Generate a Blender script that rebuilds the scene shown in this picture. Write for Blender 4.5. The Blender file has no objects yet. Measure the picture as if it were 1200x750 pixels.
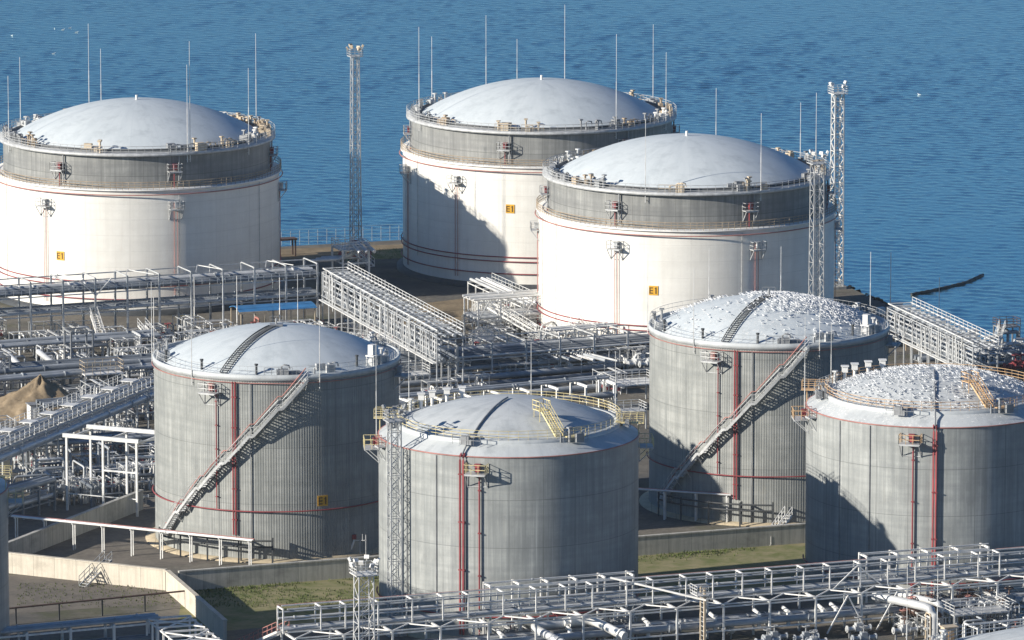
import bpy, math, random
from mathutils import Vector, Matrix

RN = random.Random(11)
PI = math.pi
S = bpy.context.scene
COL = S.collection
rad = math.radians

# ------------------------------------------------------------------ camera numbers (a long lens high above the terminal)
CAM_H, DEP, FPX = 160.0, rad(9.7), 7450.0


def at(px, py, z=0.0):
    """world point at height z seen at photo pixel (px, py) of the 1200x750 frame"""
    th = DEP + math.atan((py - 375) / FPX)
    Y = (CAM_H - z) / math.tan(th)
    d = Y * math.cos(DEP) + (CAM_H - z) * math.sin(DEP)
    return Vector(((px - 600) * d / FPX, Y, z))


AX = rad(20.5)                       # the terminal's grid is turned by this angle
U = Vector((math.cos(AX), math.sin(AX), 0))
V = Vector((-math.sin(AX), math.cos(AX), 0))


# ------------------------------------------------------------------ mesh builder
class MB:
    def __init__(s):
        s.v, s.f, s.sm = [], [], []

    def add(s, vs, fs, smooth=False):
        o = len(s.v)
        s.v += [tuple(p) for p in vs]
        s.f += [tuple(i + o for i in f) for f in fs]
        s.sm += [smooth] * len(fs)
        return s

    def box(s, c, d, rz=0.0, M=None):
        c = Vector(c)
        hx, hy, hz = d[0] / 2, d[1] / 2, d[2] / 2
        R_ = M or Matrix.Rotation(rz, 3, 'Z')
        vs = [c + R_ @ Vector((x, y, z)) for x in (-hx, hx) for y in (-hy, hy) for z in (-hz, hz)]
        return s.add(vs, [(0, 1, 3, 2), (4, 6, 7, 5), (0, 4, 5, 1), (2, 3, 7, 6), (0, 2, 6, 4), (1, 5, 7, 3)])

    def bar(s, a, b, w, h=None):
        a, b = Vector(a), Vector(b)
        h = h or w
        d = b - a
        L = d.length
        if L < 1e-6:
            return s
        d.normalize()
        up = Vector((0, 0, 1)) if abs(d.z) < .95 else Vector((1, 0, 0))
        x = d.cross(up).normalized()
        y = x.cross(d).normalized()
        M = Matrix((x, d, y)).transposed()
        return s.box((a + b) / 2, (w, L, h), M=M)

    def path(s, pts, r, n=8, closed=False, smooth=True, caps=True):
        pts = [Vector(p) for p in pts]
        N = len(pts)
        rings = []
        for i, p in enumerate(pts):
            if closed:
                t = pts[(i + 1) % N] - pts[i - 1]
            else:
                t = pts[min(i + 1, N - 1)] - pts[max(i - 1, 0)]
            t.normalize()
            up = Vector((0, 0, 1)) if abs(t.z) < .9 else Vector((0.35, .94, 0))
            x = t.cross(up).normalized()
            y = x.cross(t).normalized()
            rings.append([p + r * (math.cos(2 * PI * k / n) * x + math.sin(2 * PI * k / n) * y) for k in range(n)])
        vs = [q for ring in rings for q in ring]
        fs = []
        M_ = N if closed else N - 1
        for i in range(M_):
            j = (i + 1) % N
            for k in range(n):
                l = (k + 1) % n
                fs.append((i * n + k, i * n + l, j * n + l, j * n + k))
        s.add(vs, fs, smooth)
        if not closed and caps:
            s.add(rings[0], [tuple(range(n))])
            s.add(rings[-1], [tuple(reversed(range(n)))])
        return s

    def tube(s, a, b, r, n=6):
        return s.path([a, b], r, n)

    def lathe(s, prof, n=96, c=(0, 0, 0), smooth=True, a0=0.0, a1=2 * PI):
        full = abs(a1 - a0 - 2 * PI) < 1e-6
        m = n if full else n + 1
        vs, fs = [], []
        for (r, z) in prof:
            for k in range(m):
                a = a0 + (a1 - a0) * k / n
                vs.append((c[0] + r * math.sin(a), c[1] - r * math.cos(a), c[2] + z))
        for i in range(len(prof) - 1):
            for k in range(n):
                l = (k + 1) % m if full else k + 1
                fs.append((i * m + k, i * m + l, (i + 1) * m + l, (i + 1) * m + k))
        return s.add(vs, fs, smooth)

    def build(s, name, mat, parent=None, loc=(0, 0, 0), rz=0.0):
        me = bpy.data.meshes.new(name)
        me.from_pydata(s.v, [], s.f)
        me.polygons.foreach_set('use_smooth', s.sm)
        me.materials.append(mat)
        me.update()
        o = bpy.data.objects.new(name, me)
        COL.objects.link(o)
        o.location = loc
        o.rotation_euler = (0, 0, rz)
        if parent is not None:
            o.parent = parent
        return o


def tag(o, label=None, cat=None, group=None, kind=None):
    if label: o['label'] = label
    if cat: o['category'] = cat
    if group: o['group'] = group
    if kind: o['kind'] = kind
    return o


def thing(name, label, cat, loc=(0, 0, 0), rz=0.0, group=None):
    o = bpy.data.objects.new(name, None)
    COL.objects.link(o)
    o.location = loc
    o.rotation_euler = (0, 0, rz)
    o.empty_display_size = .5
    return tag(o, label, cat, group)


def copy_tree(o, loc=None, label=None, rz=None, parent=None):
    c = o.copy()
    COL.objects.link(c)
    if parent is not None: c.parent = parent
    if loc is not None: c.location = loc
    if rz is not None: c.rotation_euler = (0, 0, rz)
    if label: c['label'] = label
    for ch in list(o.children):
        copy_tree(ch, parent=c)
    return c


def P(r, a, z):
    """point on a tank: radius, angle in degrees from the -Y face towards +X, height"""
    a = rad(a)
    return Vector((r * math.sin(a), -r * math.cos(a), z))


# ------------------------------------------------------------------ materials
def new_mat(name, rough=.6, metal=0.0, spec=.4):
    m = bpy.data.materials.new(name)
    m.use_nodes = True
    nt = m.node_tree
    b = nt.nodes['Principled BSDF']
    b.inputs['Roughness'].default_value = rough
    b.inputs['Metallic'].default_value = metal
    b.inputs['Specular IOR Level'].default_value = spec
    return m, nt, b


def nd(nt, t, **kw):
    n = nt.nodes.new(t)
    for k, v in kw.items():
        setattr(n, k, v)
    return n


def mixcol(nt, fac, a, b, blend='MIX'):
    n = nd(nt, 'ShaderNodeMix', data_type='RGBA', blend_type=blend)
    for sock, val in ((n.inputs[0], fac), (n.inputs[6], a), (n.inputs[7], b)):
        if hasattr(val, 'is_linked'):
            nt.links.new(val, sock)
        elif isinstance(val, (int, float)):
            sock.default_value = val
        else:
            sock.default_value = (*val, 1)
    return n.outputs[2]


def noise(nt, vec, scale=1.0, detail=4, rough=.6):
    n = nd(nt, 'ShaderNodeTexNoise')
    n.inputs['Scale'].default_value = scale
    n.inputs['Detail'].default_value = detail
    n.inputs['Roughness'].default_value = rough
    if vec is not None:
        nt.links.new(vec, n.inputs['Vector'])
    return n.outputs['Fac']


def ramp(nt, fac, a, b, ca=0.0, cb=1.0):
    n = nd(nt, 'ShaderNodeMapRange')
    nt.links.new(fac, n.inputs[0])
    n.inputs[1].default_value, n.inputs[2].default_value = a, b
    n.inputs[3].default_value, n.inputs[4].default_value = ca, cb
    return n.outputs[0]


def math_(nt, op, a, b=None):
    n = nd(nt, 'ShaderNodeMath', operation=op)
    for i, v in enumerate((a, b)):
        if v is None: continue
        if hasattr(v, 'is_linked'): nt.links.new(v, n.inputs[i])
        else: n.inputs[i].default_value = v
    return n.outputs[0]


def objco(nt):
    return nd(nt, 'ShaderNodeTexCoord').outputs['Object']


def scaled(nt, vec, sx, sy, sz, off=None):
    n = nd(nt, 'ShaderNodeMapping')
    nt.links.new(vec, n.inputs[0])
    n.inputs['Scale'].default_value = (sx, sy, sz)
    return n.outputs[0]


def cylco(nt):
    """(angle, radius, height) of a point round the object's own axis, plus a random offset per object"""
    oc = objco(nt)
    sp = nd(nt, 'ShaderNodeSeparateXYZ')
    nt.links.new(oc, sp.inputs[0])
    ang = math_(nt, 'ARCTAN2', sp.outputs[0], math_(nt, 'MULTIPLY', sp.outputs[1], -1.0))
    r = math_(nt, 'SQRT', math_(nt, 'ADD', math_(nt, 'MULTIPLY', sp.outputs[0], sp.outputs[0]), math_(nt, 'MULTIPLY', sp.outputs[1], sp.outputs[1])))
    oi = nd(nt, 'ShaderNodeObjectInfo')
    cb = nd(nt, 'ShaderNodeCombineXYZ')
    nt.links.new(math_(nt, 'ADD', ang, math_(nt, 'MULTIPLY', oi.outputs['Random'], 40.0)), cb.inputs[0])
    nt.links.new(r, cb.inputs[1])
    nt.links.new(sp.outputs[2], cb.inputs[2])
    return cb.outputs[0], ang, r, sp.outputs[2]


def mat_plain(name, col, rough=.55, var=.18, scale=.8, metal=0.0, spec=.4):
    m, nt, b = new_mat(name, rough, metal, spec)
    oc = objco(nt)
    f = noise(nt, oc, scale, 5)
    d = tuple(c * (1 - var) for c in col)
    l = tuple(min(1, c * (1 + var * .6)) for c in col)
    nt.links.new(mixcol(nt, ramp(nt, f, .3, .7), d, l), b.inputs['Base Color'])
    return m


def mat_shell(name, base, dark, seam, panel_n, courses, rust=None, streak=.6, rough=.5, metal=.0, ribs=0):
    """tank cladding: panels round the wall, horizontal seams, vertical run marks"""
    m, nt, b = new_mat(name, rough, metal, .4)
    cv, ang, r, z = cylco(nt)
    st = noise(nt, scaled(nt, cv, 26, 0, .055), 1.0, 5, .65)
    st2 = noise(nt, scaled(nt, cv, 90, 0, .12), 1.0, 3, .6)
    bl = noise(nt, scaled(nt, cv, 4.5, 0, .22), 1.0, 6, .7)
    f = math_(nt, 'MULTIPLY', ramp(nt, st, .38, .72), streak)
    col = mixcol(nt, f, base, dark)
    col = mixcol(nt, math_(nt, 'MULTIPLY', ramp(nt, st2, .45, .75), streak * .55), col, dark)
    col = mixcol(nt, math_(nt, 'MULTIPLY', ramp(nt, bl, .42, .68, .0, .75), streak), col, tuple(c * .85 for c in dark))
    hb = noise(nt, scaled(nt, cv, .8, 0, 1.1), 1.0, 4, .6)
    col = mixcol(nt, math_(nt, 'MULTIPLY', ramp(nt, hb, .42, .66, .0, .6), streak), col, dark)
    pl = noise(nt, scaled(nt, cv, 55, 0, .05), 1.0, 4, .7)
    col = mixcol(nt, math_(nt, 'MULTIPLY', ramp(nt, pl, .56, .74, .0, .55), streak), col, tuple(min(.82, c * 1.45) for c in base))
    # one tone per cladding panel
    pf = math_(nt, 'FLOOR', math_(nt, 'MULTIPLY', ang, panel_n / (2 * PI)))
    zf = math_(nt, 'FLOOR', math_(nt, 'MULTIPLY', z, 1.0 / courses))
    cb = nd(nt, 'ShaderNodeCombineXYZ')
    nt.links.new(pf, cb.inputs[0]); nt.links.new(zf, cb.inputs[1])
    wn = nd(nt, 'ShaderNodeTexWhiteNoise', noise_dimensions='2D')
    nt.links.new(cb.outputs[0], wn.inputs['Vector'])
    col = mixcol(nt, math_(nt, 'MULTIPLY', wn.outputs['Value'], .22 * streak), col, dark)
    # seams
    zz = math_(nt, 'FRACT', math_(nt, 'MULTIPLY', z, 1.0 / courses))
    sm = math_(nt, 'LESS_THAN', zz, .09 / courses)
    pp = math_(nt, 'FRACT', math_(nt, 'MULTIPLY', ang, panel_n / (2 * PI)))
    sm2 = math_(nt, 'LESS_THAN', pp, .035)
    col = mixcol(nt, math_(nt, 'MULTIPLY', math_(nt, 'MAXIMUM', sm, math_(nt, 'MULTIPLY', sm2, .7)), seam), col, tuple(c * .5 for c in dark))
    if rust:
        rs = noise(nt, scaled(nt, cv, 14, 0, .09), 1.0, 6, .7)
        col = mixcol(nt, ramp(nt, rs, .6, .82, 0, .55), col, rust)
    nt.links.new(col, b.inputs['Base Color'])
    if ribs:
        w = math_(nt, 'SINE', math_(nt, 'MULTIPLY', ang, float(ribs)))
        bp = nd(nt, 'ShaderNodeBump')
        bp.inputs['Strength'].default_value = .35
        bp.inputs['Distance'].default_value = .03
        nt.links.new(w, bp.inputs['Height'])
        nt.links.new(bp.outputs[0], b.inputs['Normal'])
    return m


def mat_dome(name, base, dark, k=.5):
    m, nt, b = new_mat(name, .5, 0, .35)
    cv, ang, r, z = cylco(nt)
    a = noise(nt, scaled(nt, cv, 7, .10, 0), 1.0, 5, .65)
    oc = objco(nt)
    c = noise(nt, scaled(nt, oc, .35, .35, .35), 1.0, 6, .7)
    col = mixcol(nt, math_(nt, 'MULTIPLY', ramp(nt, a, .42, .75), k), base, dark)
    col = mixcol(nt, math_(nt, 'MULTIPLY', ramp(nt, c, .5, .72), k), col, tuple(x * .8 for x in dark))
    # plate seams
    pp = math_(nt, 'FRACT', math_(nt, 'MULTIPLY', ang, 24 / (2 * PI)))
    sm = math_(nt, 'LESS_THAN', pp, .02)
    rr = math_(nt, 'LESS_THAN', math_(nt, 'FRACT', math_(nt, 'MULTIPLY', r, 1 / 3.1)), .02)
    col = mixcol(nt, math_(nt, 'MULTIPLY', math_(nt, 'MAXIMUM', sm, rr), .35), col, dark)
    nt.links.new(col, b.inputs['Base Color'])
    return m


M = {}
M['grey_shell'] = mat_shell('grey_cladding', (.40, .41, .39), (.20, .212, .207), .45, 48, 7.0, rust=(.27, .245, .19), streak=.95, rough=.55, ribs=300)
M['grey_shell_b'] = mat_shell('grey_plate', (.43, .445, .43), (.215, .23, .23), .5, 24, 5.6, rust=(.28, .26, .21), streak=.9, rough=.5)
M['white_shell'] = mat_shell('white_paint_shell', (.82, .805, .75), (.64, .62, .57), .16, 20, 2.4, rust=(.62, .54, .44), streak=.45, rough=.45)
M['band'] = mat_shell('weathered_band', (.34, .345, .33), (.15, .155, .155), .6, 60, 5.2, rust=(.33, .25, .17), streak=.9, rough=.6)
M['dome_white'] = mat_dome('dome_paint', (.60, .645, .66), (.45, .50, .525), .55)
M['dome_b'] = mat_dome('dome_paint_weathered', (.54, .565, .57), (.38, .41, .425), .75)
M['white'] = mat_plain('white_paint', (.78, .77, .74), .5, .15)
M['galv'] = mat_plain('galvanised_steel', (.52, .53, .53), .5, .3, 1.2, .15)
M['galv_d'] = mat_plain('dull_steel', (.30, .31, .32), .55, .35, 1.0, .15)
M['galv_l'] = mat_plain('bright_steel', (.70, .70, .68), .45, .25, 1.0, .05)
M['pipe_l'] = mat_plain('aluminium_jacket', (.62, .63, .63), .42, .22, .5, .25)
M['pipe_d'] = mat_plain('dark_pipe_coating', (.17, .19, .215), .5, .35, .5)
M['pipe_g'] = mat_plain('grey_pipe_coating', (.36, .385, .41), .5, .3, .4)
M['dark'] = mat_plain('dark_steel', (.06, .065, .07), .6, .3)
M['red'] = mat_plain('red_paint', (.27, .055, .062), .55, .3, .6)
M['redpale'] = mat_plain('faded_red_paint', (.42, .19, .165), .6, .3, .6)
M['yellow'] = mat_plain('yellow_paint', (.70, .60, .32), .55, .25)
M['orange'] = mat_plain('orange_paint', (.62, .41, .22), .55, .3)
M['signyel'] = mat_plain('sign_yellow', (.68, .37, .035), .5, .1)
M['ink'] = mat_plain('sign_black', (.10, .06, .02), .6, .1)
M['rustrail'] = mat_plain('rusty_rail', (.40, .32, .23), .7, .35, .8)
M['blue'] = mat_plain('blue_sheet', (.05, .20, .43), .45, .2, .5)
M['conc'] = None
M['sand'] = mat_plain('sand', (.29, .225, .15), .95, .45, .9, 0, .1)
M['brown'] = mat_plain('brown_paint', (.12, .075, .06), .6, .3)
M['tan'] = mat_plain('tan_box', (.55, .46, .34), .6, .3)
M['gull'] = mat_plain('white_feathers', (.70, .71, .72), .8, .06)
M['gullgrey'] = mat_plain('grey_feathers', (.42, .45, .48), .8, .1)
M['log'] = mat_plain('wet_dark_boom', (.012, .014, .018), .5, .3)


def mat_concrete(name, base, dark, streak=.7):
    m, nt, b = new_mat(name, .85, 0, .25)
    oc = objco(nt)
    a = noise(nt, scaled(nt, oc, 1.8, 1.8, .14), 1.0, 6, .7)
    c = noise(nt, scaled(nt, oc, .25, .25, .4), 1.0, 6, .7)
    col = mixcol(nt, math_(nt, 'MULTIPLY', ramp(nt, a, .42, .68), streak), base, dark)
    col = mixcol(nt, math_(nt, 'MULTIPLY', ramp(nt, c, .48, .75), streak), col, tuple(x * .75 for x in dark))
    sp = nd(nt, 'ShaderNodeSeparateXYZ'); nt.links.new(oc, sp.inputs[0])
    js = math_(nt, 'LESS_THAN', math_(nt, 'FRACT', math_(nt, 'MULTIPLY', sp.outputs[0], 1 / 3.0)), .018)
    col = mixcol(nt, math_(nt, 'MULTIPLY', js, .6), col, tuple(x * .35 for x in dark))
    nt.links.new(col, b.inputs['Base Color'])
    return m


M['conc'] = mat_concrete('stained_concrete', (.52, .505, .46), (.24, .235, .215))
M['conc_sunlit'] = mat_concrete('sunlit_concrete', (.60, .55, .46), (.38, .34, .28), .6)  # lighter, warmer copy for the sunlit bund walls: sunlight put into the colour
M['conc_t'] = mat_concrete('tan_concrete', (.50, .42, .29), (.30, .25, .18), .6)


def mat_ground():
    m, nt, b = new_mat('yard_ground', .95, 0, .15)
    g = nd(nt, 'ShaderNodeNewGeometry').outputs['Position']
    big = noise(nt, scaled(nt, g, .03, .03, .03), 1, 5, .6)
    mid = noise(nt, scaled(nt, g, .16, .16, .16), 1, 6, .65)
    fine = noise(nt, scaled(nt, g, 1.3, 1.3, 1.3), 1, 5, .7)
    col = mixcol(nt, ramp(nt, mid, .35, .65), (.15, .135, .115), (.235, .215, .18))
    col = mixcol(nt, ramp(nt, big, .5, .62), col, (.10, .10, .10))
    gr = math_(nt, 'MULTIPLY', ramp(nt, noise(nt, scaled(nt, g, .07, .07, .07), 1, 6, .7), .54, .66), .55)
    col = mixcol(nt, gr, col, (.085, .10, .035))
    col = mixcol(nt, ramp(nt, fine, .3, .7, 0, .5), col, (.06, .055, .045))
    nt.links.new(col, b.inputs['Base Color'])
    bp = nd(nt, 'ShaderNodeBump'); bp.inputs['Strength'].default_value = .4; bp.inputs['Distance'].default_value = .15
    nt.links.new(fine, bp.inputs['Height']); nt.links.new(bp.outputs[0], b.inputs['Normal'])
    return m


def mat_soil(name, a, b_, c):
    m, nt, b = new_mat(name, .95, 0, .1)
    g = nd(nt, 'ShaderNodeNewGeometry').outputs['Position']
    f1 = noise(nt, scaled(nt, g, .3, .3, .3), 1, 6, .7)
    f2 = noise(nt, scaled(nt, g, 1.4, 1.4, 1.4), 1, 5, .7)
    col = mixcol(nt, ramp(nt, f1, .38, .62), a, b_)
    col = mixcol(nt, ramp(nt, f2, .4, .75, 0, .6), col, c)
    nt.links.new(col, b.inputs['Base Color'])
    return m


def mat_sea():
    """deep water: a dark blue body under a Fresnel-weighted reflection of the sky, with wind ripples"""
    m, nt, b = new_mat('sea_water', .2, 0, .5)
    g = nd(nt, 'ShaderNodeNewGeometry').outputs['Position']
    w1 = noise(nt, scaled(nt, g, .42, .24, 1), 1, 4, .62)
    w2 = noise(nt, scaled(nt, g, 1.7, .8, 1), 1, 2, .6)
    w3 = noise(nt, scaled(nt, g, .15, .05, 1), 1, 3, .5)
    lane = ramp(nt, noise(nt, scaled(nt, g, .007, .0018, 1), 1, 4, .6), .35, .65, .7, 1.25)
    h = math_(nt, 'MULTIPLY', math_(nt, 'ADD', math_(nt, 'ADD', w1, math_(nt, 'MULTIPLY', w3, 1.2)), math_(nt, 'MULTIPLY', w2, .3)), lane)
    bp = nd(nt, 'ShaderNodeBump'); bp.inputs['Strength'].default_value = 1.0; bp.inputs['Distance'].default_value = SEA_D
    nt.links.new(h, bp.inputs['Height'])
    fr = nd(nt, 'ShaderNodeFresnel'); fr.inputs['IOR'].default_value = 1.33
    nt.links.new(bp.outputs[0], fr.inputs['Normal'])
    df = nd(nt, 'ShaderNodeBsdfGlossy'); df.inputs['Color'].default_value = SEA_C; df.inputs['Roughness'].default_value = .25
    nt.links.new(bp.outputs[0], df.inputs['Normal'])
    gl = nd(nt, 'ShaderNodeBsdfGlossy'); gl.inputs['Color'].default_value = SEA_G; gl.inputs['Roughness'].default_value = .12
    nt.links.new(bp.outputs[0], gl.inputs['Normal'])
    mx = nd(nt, 'ShaderNodeMixShader')
    nt.links.new(fr.outputs[0], mx.inputs[0]); nt.links.new(df.outputs[0], mx.inputs[1]); nt.links.new(gl.outputs[0], mx.inputs[2])
    nt.links.new(mx.outputs[0], nt.nodes['Material Output'].inputs['Surface'])
    return m


SEA_D, SEA_C, SEA_G = .10, (.38, .74, .72, 1), (1, 1, 1, 1)
M['ground'] = mat_ground()
M['sea'] = mat_sea()
M['tan_soil'] = mat_soil('tan_soil', (.30, .235, .155), (.21, .165, .11), (.13, .105, .07))
M['turf'] = mat_soil('thin_turf', (.135, .16, .055), (.29, .255, .15), (.24, .22, .13))
M['path'] = mat_soil('yard_asphalt', (.19, .17, .145), (.13, .118, .105), (.25, .225, .185))
M['rock'] = mat_soil('dark_rock', (.022, .02, .021), (.014, .014, .016), (.045, .038, .036))  # near-black tone shared by the shore slope and its rubble
M['grass'] = mat_plain('grass_blades', (.13, .165, .055), .9, .45, 1.5, 0, .1)

# ------------------------------------------------------------------ world, sun, camera
SUN_EL = rad(20)
SUN_AZ = Vector((-.912, -.410, 0))          # horizontal direction towards the sun: left and a little behind the camera
to_sun = (SUN_AZ.normalized() * math.cos(SUN_EL) + Vector((0, 0, math.sin(SUN_EL)))).normalized()
W = bpy.data.worlds.new('World'); S.world = W; W.use_nodes = True
wn = W.node_tree
sky = wn.nodes.new('ShaderNodeTexSky'); sky.sky_type = 'NISHITA'; sky.sun_disc = False
sky.sun_elevation = SUN_EL
sky.sun_rotation = math.atan2(SUN_AZ.x, SUN_AZ.y)
sky.air_density = 1.0; sky.dust_density = .3; sky.ozone_density = 5.0
tint = wn.nodes.new('ShaderNodeMix'); tint.data_type = 'RGBA'; tint.blend_type = 'MULTIPLY'; tint.inputs[0].default_value = 1
tint.inputs[7].default_value = (.68, .98, 1.22, 1)
wn.links.new(sky.outputs[0], tint.inputs[6]); wn.links.new(tint.outputs[2], wn.nodes['Background'].inputs[0])
wn.nodes['Background'].inputs[1].default_value = .05
sl = bpy.data.lights.new('sun', 'SUN'); sl.energy = 5.0; sl.angle = rad(.5); sl.color = (1, .93, .82)
so = bpy.data.objects.new('sun', sl); COL.objects.link(so)
so.rotation_euler = to_sun.to_track_quat('Z', 'Y').to_euler(); so.location = (-300, 300, 300)
cd = bpy.data.cameras.new('camera'); cam = bpy.data.objects.new('camera', cd); COL.objects.link(cam)
cam.location = (0, 0, CAM_H); cam.rotation_euler = (PI / 2 - DEP, 0, 0)
cd.sensor_width = 36; cd.lens = 36 * FPX / 1200; cd.clip_start = 5; cd.clip_end = 30000
S.camera = cam
S.view_settings.view_transform = 'Standard'; S.view_settings.look = 'None'; S.view_settings.gamma = 1
S.view_settings.exposure = 0.58

# ------------------------------------------------------------------ setting: sea, ground, shore
import numpy as np
# water: a wind-rippled surface where it is in view, a flat sheet beyond
gx = np.arange(-165, 165.1, .5); gy = np.arange(893, 1405, .6)
X, Y = np.meshgrid(gx, gy)
Z = np.zeros_like(X)
rw = np.random.RandomState(5)
for k in range(46):
    lam = 1.4 * (3.8 / 1.4) ** rw.rand(); dr = rw.normal(rad(80), .75); a_ = .0032 * lam
    Z += a_ * np.sin(2 * PI / lam * (X * math.cos(dr) + Y * math.sin(dr)) + rw.rand() * 2 * PI)
lanes = .85 + .3 * np.sin(X * .017 + Y * .006 + 1.2 * np.sin(Y * .013)) * np.sin(Y * .021 + 1.7 * np.sin(X * .011))
Z = Z * lanes - 3.2
ny, nx = X.shape
co = np.stack([X, Y, Z], -1).reshape(-1, 3)
idx = np.arange(nx * ny).reshape(ny, nx)
q = np.stack([idx[:-1, :-1], idx[:-1, 1:], idx[1:, 1:], idx[1:, :-1]], -1).reshape(-1, 4)
co = np.concatenate([co, [(-4000, 500, -4.1), (4000, 500, -4.1), (4000, 5600, -4.1), (-4000, 5600, -4.1)]])
q = np.concatenate([q, [[nx * ny, nx * ny + 1, nx * ny + 2, nx * ny + 3]]])
me = bpy.data.meshes.new('sea')
me.vertices.add(len(co)); me.vertices.foreach_set('co', co.ravel())
me.loops.add(q.size); me.loops.foreach_set('vertex_index', q.ravel().astype(np.int32))
me.polygons.add(len(q)); me.polygons.foreach_set('loop_start', np.arange(0, q.size, 4, dtype=np.int32))
me.polygons.foreach_set('use_smooth', [True] * len(q))
me.update(calc_edges=True); me.validate()
me.materials.append(M['sea'])
o = bpy.data.objects.new('sea', me); COL.objects.link(o); tag(o, kind='structure')

shore = [at(-900, 320), at(-300, 305), at(330, 289), at(475, 281), at(700, 272), at(900, 290), at(985, 332), at(1050, 362), at(1125, 398), at(1210, 402), at(1700, 392), at(2600, 385)]
land = [Vector((-900, shore[0].y + 20, 0))] + shore + [Vector((900, shore[-1].y, 0)), Vector((900, -200, 0)), Vector((-900, -200, 0))]
mb = MB(); mb.add(land, [tuple(reversed(range(len(land))))])
tag(mb.build('ground', M['ground']), kind='structure')
# dark rock slope between the land and the water
mb = MB()
outp = []
for i, p in enumerate(shore):
    d = (shore[min(i + 1, len(shore) - 1)] - shore[max(i - 1, 0)]).normalized()
    n = Vector((-d.y, d.x, 0))
    outp.append(p + n * 7 + Vector((0, 0, -3.95)))
vs = shore + outp; n_ = len(shore)
mb.add([Vector((q.x, q.y, q.z - .004)) for q in vs], [(i, i + 1, n_ + i + 1, n_ + i) for i in range(n_ - 1)])
def rock(mb, c, s):
    v = []
    for k in range(10):
        a = RN.uniform(0, 2 * PI); e = RN.uniform(-.5, 1.2)
        v.append(Vector((math.cos(a) * math.cos(e), math.sin(a) * math.cos(e), math.sin(e) * .7)) * s * RN.uniform(.7, 1.1) + c)
    import bmesh
    b_ = bmesh.new()
    vv = [b_.verts.new(q) for q in v]
    bmesh.ops.convex_hull(b_, input=vv)
    b_.verts.index_update()
    used = [q for q in b_.verts if q.link_faces]
    idx = {q: i for i, q in enumerate(used)}
    mb.add([q.co.copy() for q in used], [tuple(idx[q] for q in f.verts) for f in b_.faces])
    b_.free()
mr = MB()
for i in range(6, n_ - 1):
    L = (shore[i + 1] - shore[i]).length
    if i > 9: L = min(L, 60)
    for k in range(int(L * 2.2)):
        t = RN.random() * L / (shore[i + 1] - shore[i]).length
        a = shore[i].lerp(shore[i + 1], t); b_ = outp[i].lerp(outp[i + 1], t)
        w = RN.random()
        rock(mr, a.lerp(b_, w), RN.uniform(.35, .95))
tag(mb.build('shore_slope', M['rock']), kind='structure')
tag(mr.build('shore_rubble', M['rock']), 'dark boulders tipped along the water edge', 'rocks', kind='stuff')


def sheet(name, pts, mat, z=.004):
    m_ = MB(); m_.add([Vector((p.x, p.y, z)) for p in pts], [tuple(range(len(pts)))])
    o = m_.build(name, mat)
    if o.data.polygons[0].normal.z < 0: o.data.flip_normals()
    return tag(o, kind='structure')


sheet('bare_soil', [at(328, 304), at(478, 300), at(478, 286), at(328, 292)], M['tan_soil'], .008)
sheet('soil_bank', [at(440, 392), at(560, 372), at(560, 348), at(500, 355)], M['tan_soil'], .008)
sheet('turf_bank', [at(405, 306), at(478, 302), at(478, 291), at(405, 296)], M['turf'], .012)
sheet('turf_strip', [at(205, 745), at(445, 722), at(447, 671), at(215, 693)], M['turf'], .006)
sheet('turf_verge', [at(740, 700), at(960, 686), at(960, 630), at(740, 645)], M['turf'], .006)
sheet('yard_path', [at(-60, 725), at(215, 705), at(205, 692), at(90, 680), at(-60, 668)], M['path'], .006)
sheet('tank_yard', [at(-60, 648), at(190, 664), at(470, 642), at(470, 600), at(180, 580), at(-60, 610)], M['path'], .006)


# ------------------------------------------------------------------ shared bits
def ring_rail(mb, r, z, h, n, a0=0, a1=360, rail=.05, post=.05, mids=1):
    seg = max(4, int(abs(a1 - a0) / 5))
    full = abs(a1 - a0) >= 359.9
    for j in range(mids + 1):
        zz = z + h * (j + 1) / (mids + 1)
        pts = [P(r, a0 + (a1 - a0) * k / seg, zz) for k in range(seg + (0 if full else 1))]
        mb.path(pts, rail, 4, closed=full, smooth=False)
    for k in range(n if full else n + 1):
        p = P(r, a0 + (a1 - a0) * k / n, z)
        mb.bar(p, p + Vector((0, 0, h)), post)
    return mb


def line_rail(mb, a, b, h=1.1, sp=1.6, t=.05, mids=1):
    a, b = Vector(a), Vector(b)
    n = max(1, round((b - a).length / sp))
    for k in range(n + 1):
        p = a.lerp(b, k / n)
        mb.bar(p, p + Vector((0, 0, h)), t)
    for j in range(mids + 1):
        z = Vector((0, 0, h * (j + 1) / (mids + 1)))
        mb.bar(a + z, b + z, t)
    return mb


def arc_tube(mb, r, z, a0, a1, t, n=6, rail_seg=3):
    k = max(2, int(abs(a1 - a0) / rail_seg))
    if abs(a1 - a0) >= 359.9:
        return mb.path([P(r, a0 + 360 * i / 120, z) for i in range(120)], t, n, closed=True)
    return mb.path([P(r, a0 + (a1 - a0) * i / k, z) for i in range(k + 1)], t, n)


def frame_at(a):
    """matrix: local x tangential, local y radial outwards"""
    a = rad(a)
    return Matrix(((math.cos(a), math.sin(a), 0), (math.sin(a), -math.cos(a), 0), (0, 0, 1)))


def dome_z(r, R_, rise, z0):
    Rs = (R_ * R_ + rise * rise) / (2 * rise)
    return z0 + math.sqrt(max(0, Rs * Rs - r * r)) - (Rs - rise)


def dome(mb, R_, rise, z0, n=96, rings=14, r_in=0.001):
    prof = []
    for k in range(rings + 1):
        r = R_ + (r_in - R_) * k / rings
        prof.append((r, dome_z(r, R_, rise, z0)))
    return mb.lathe(prof, n)


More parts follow.
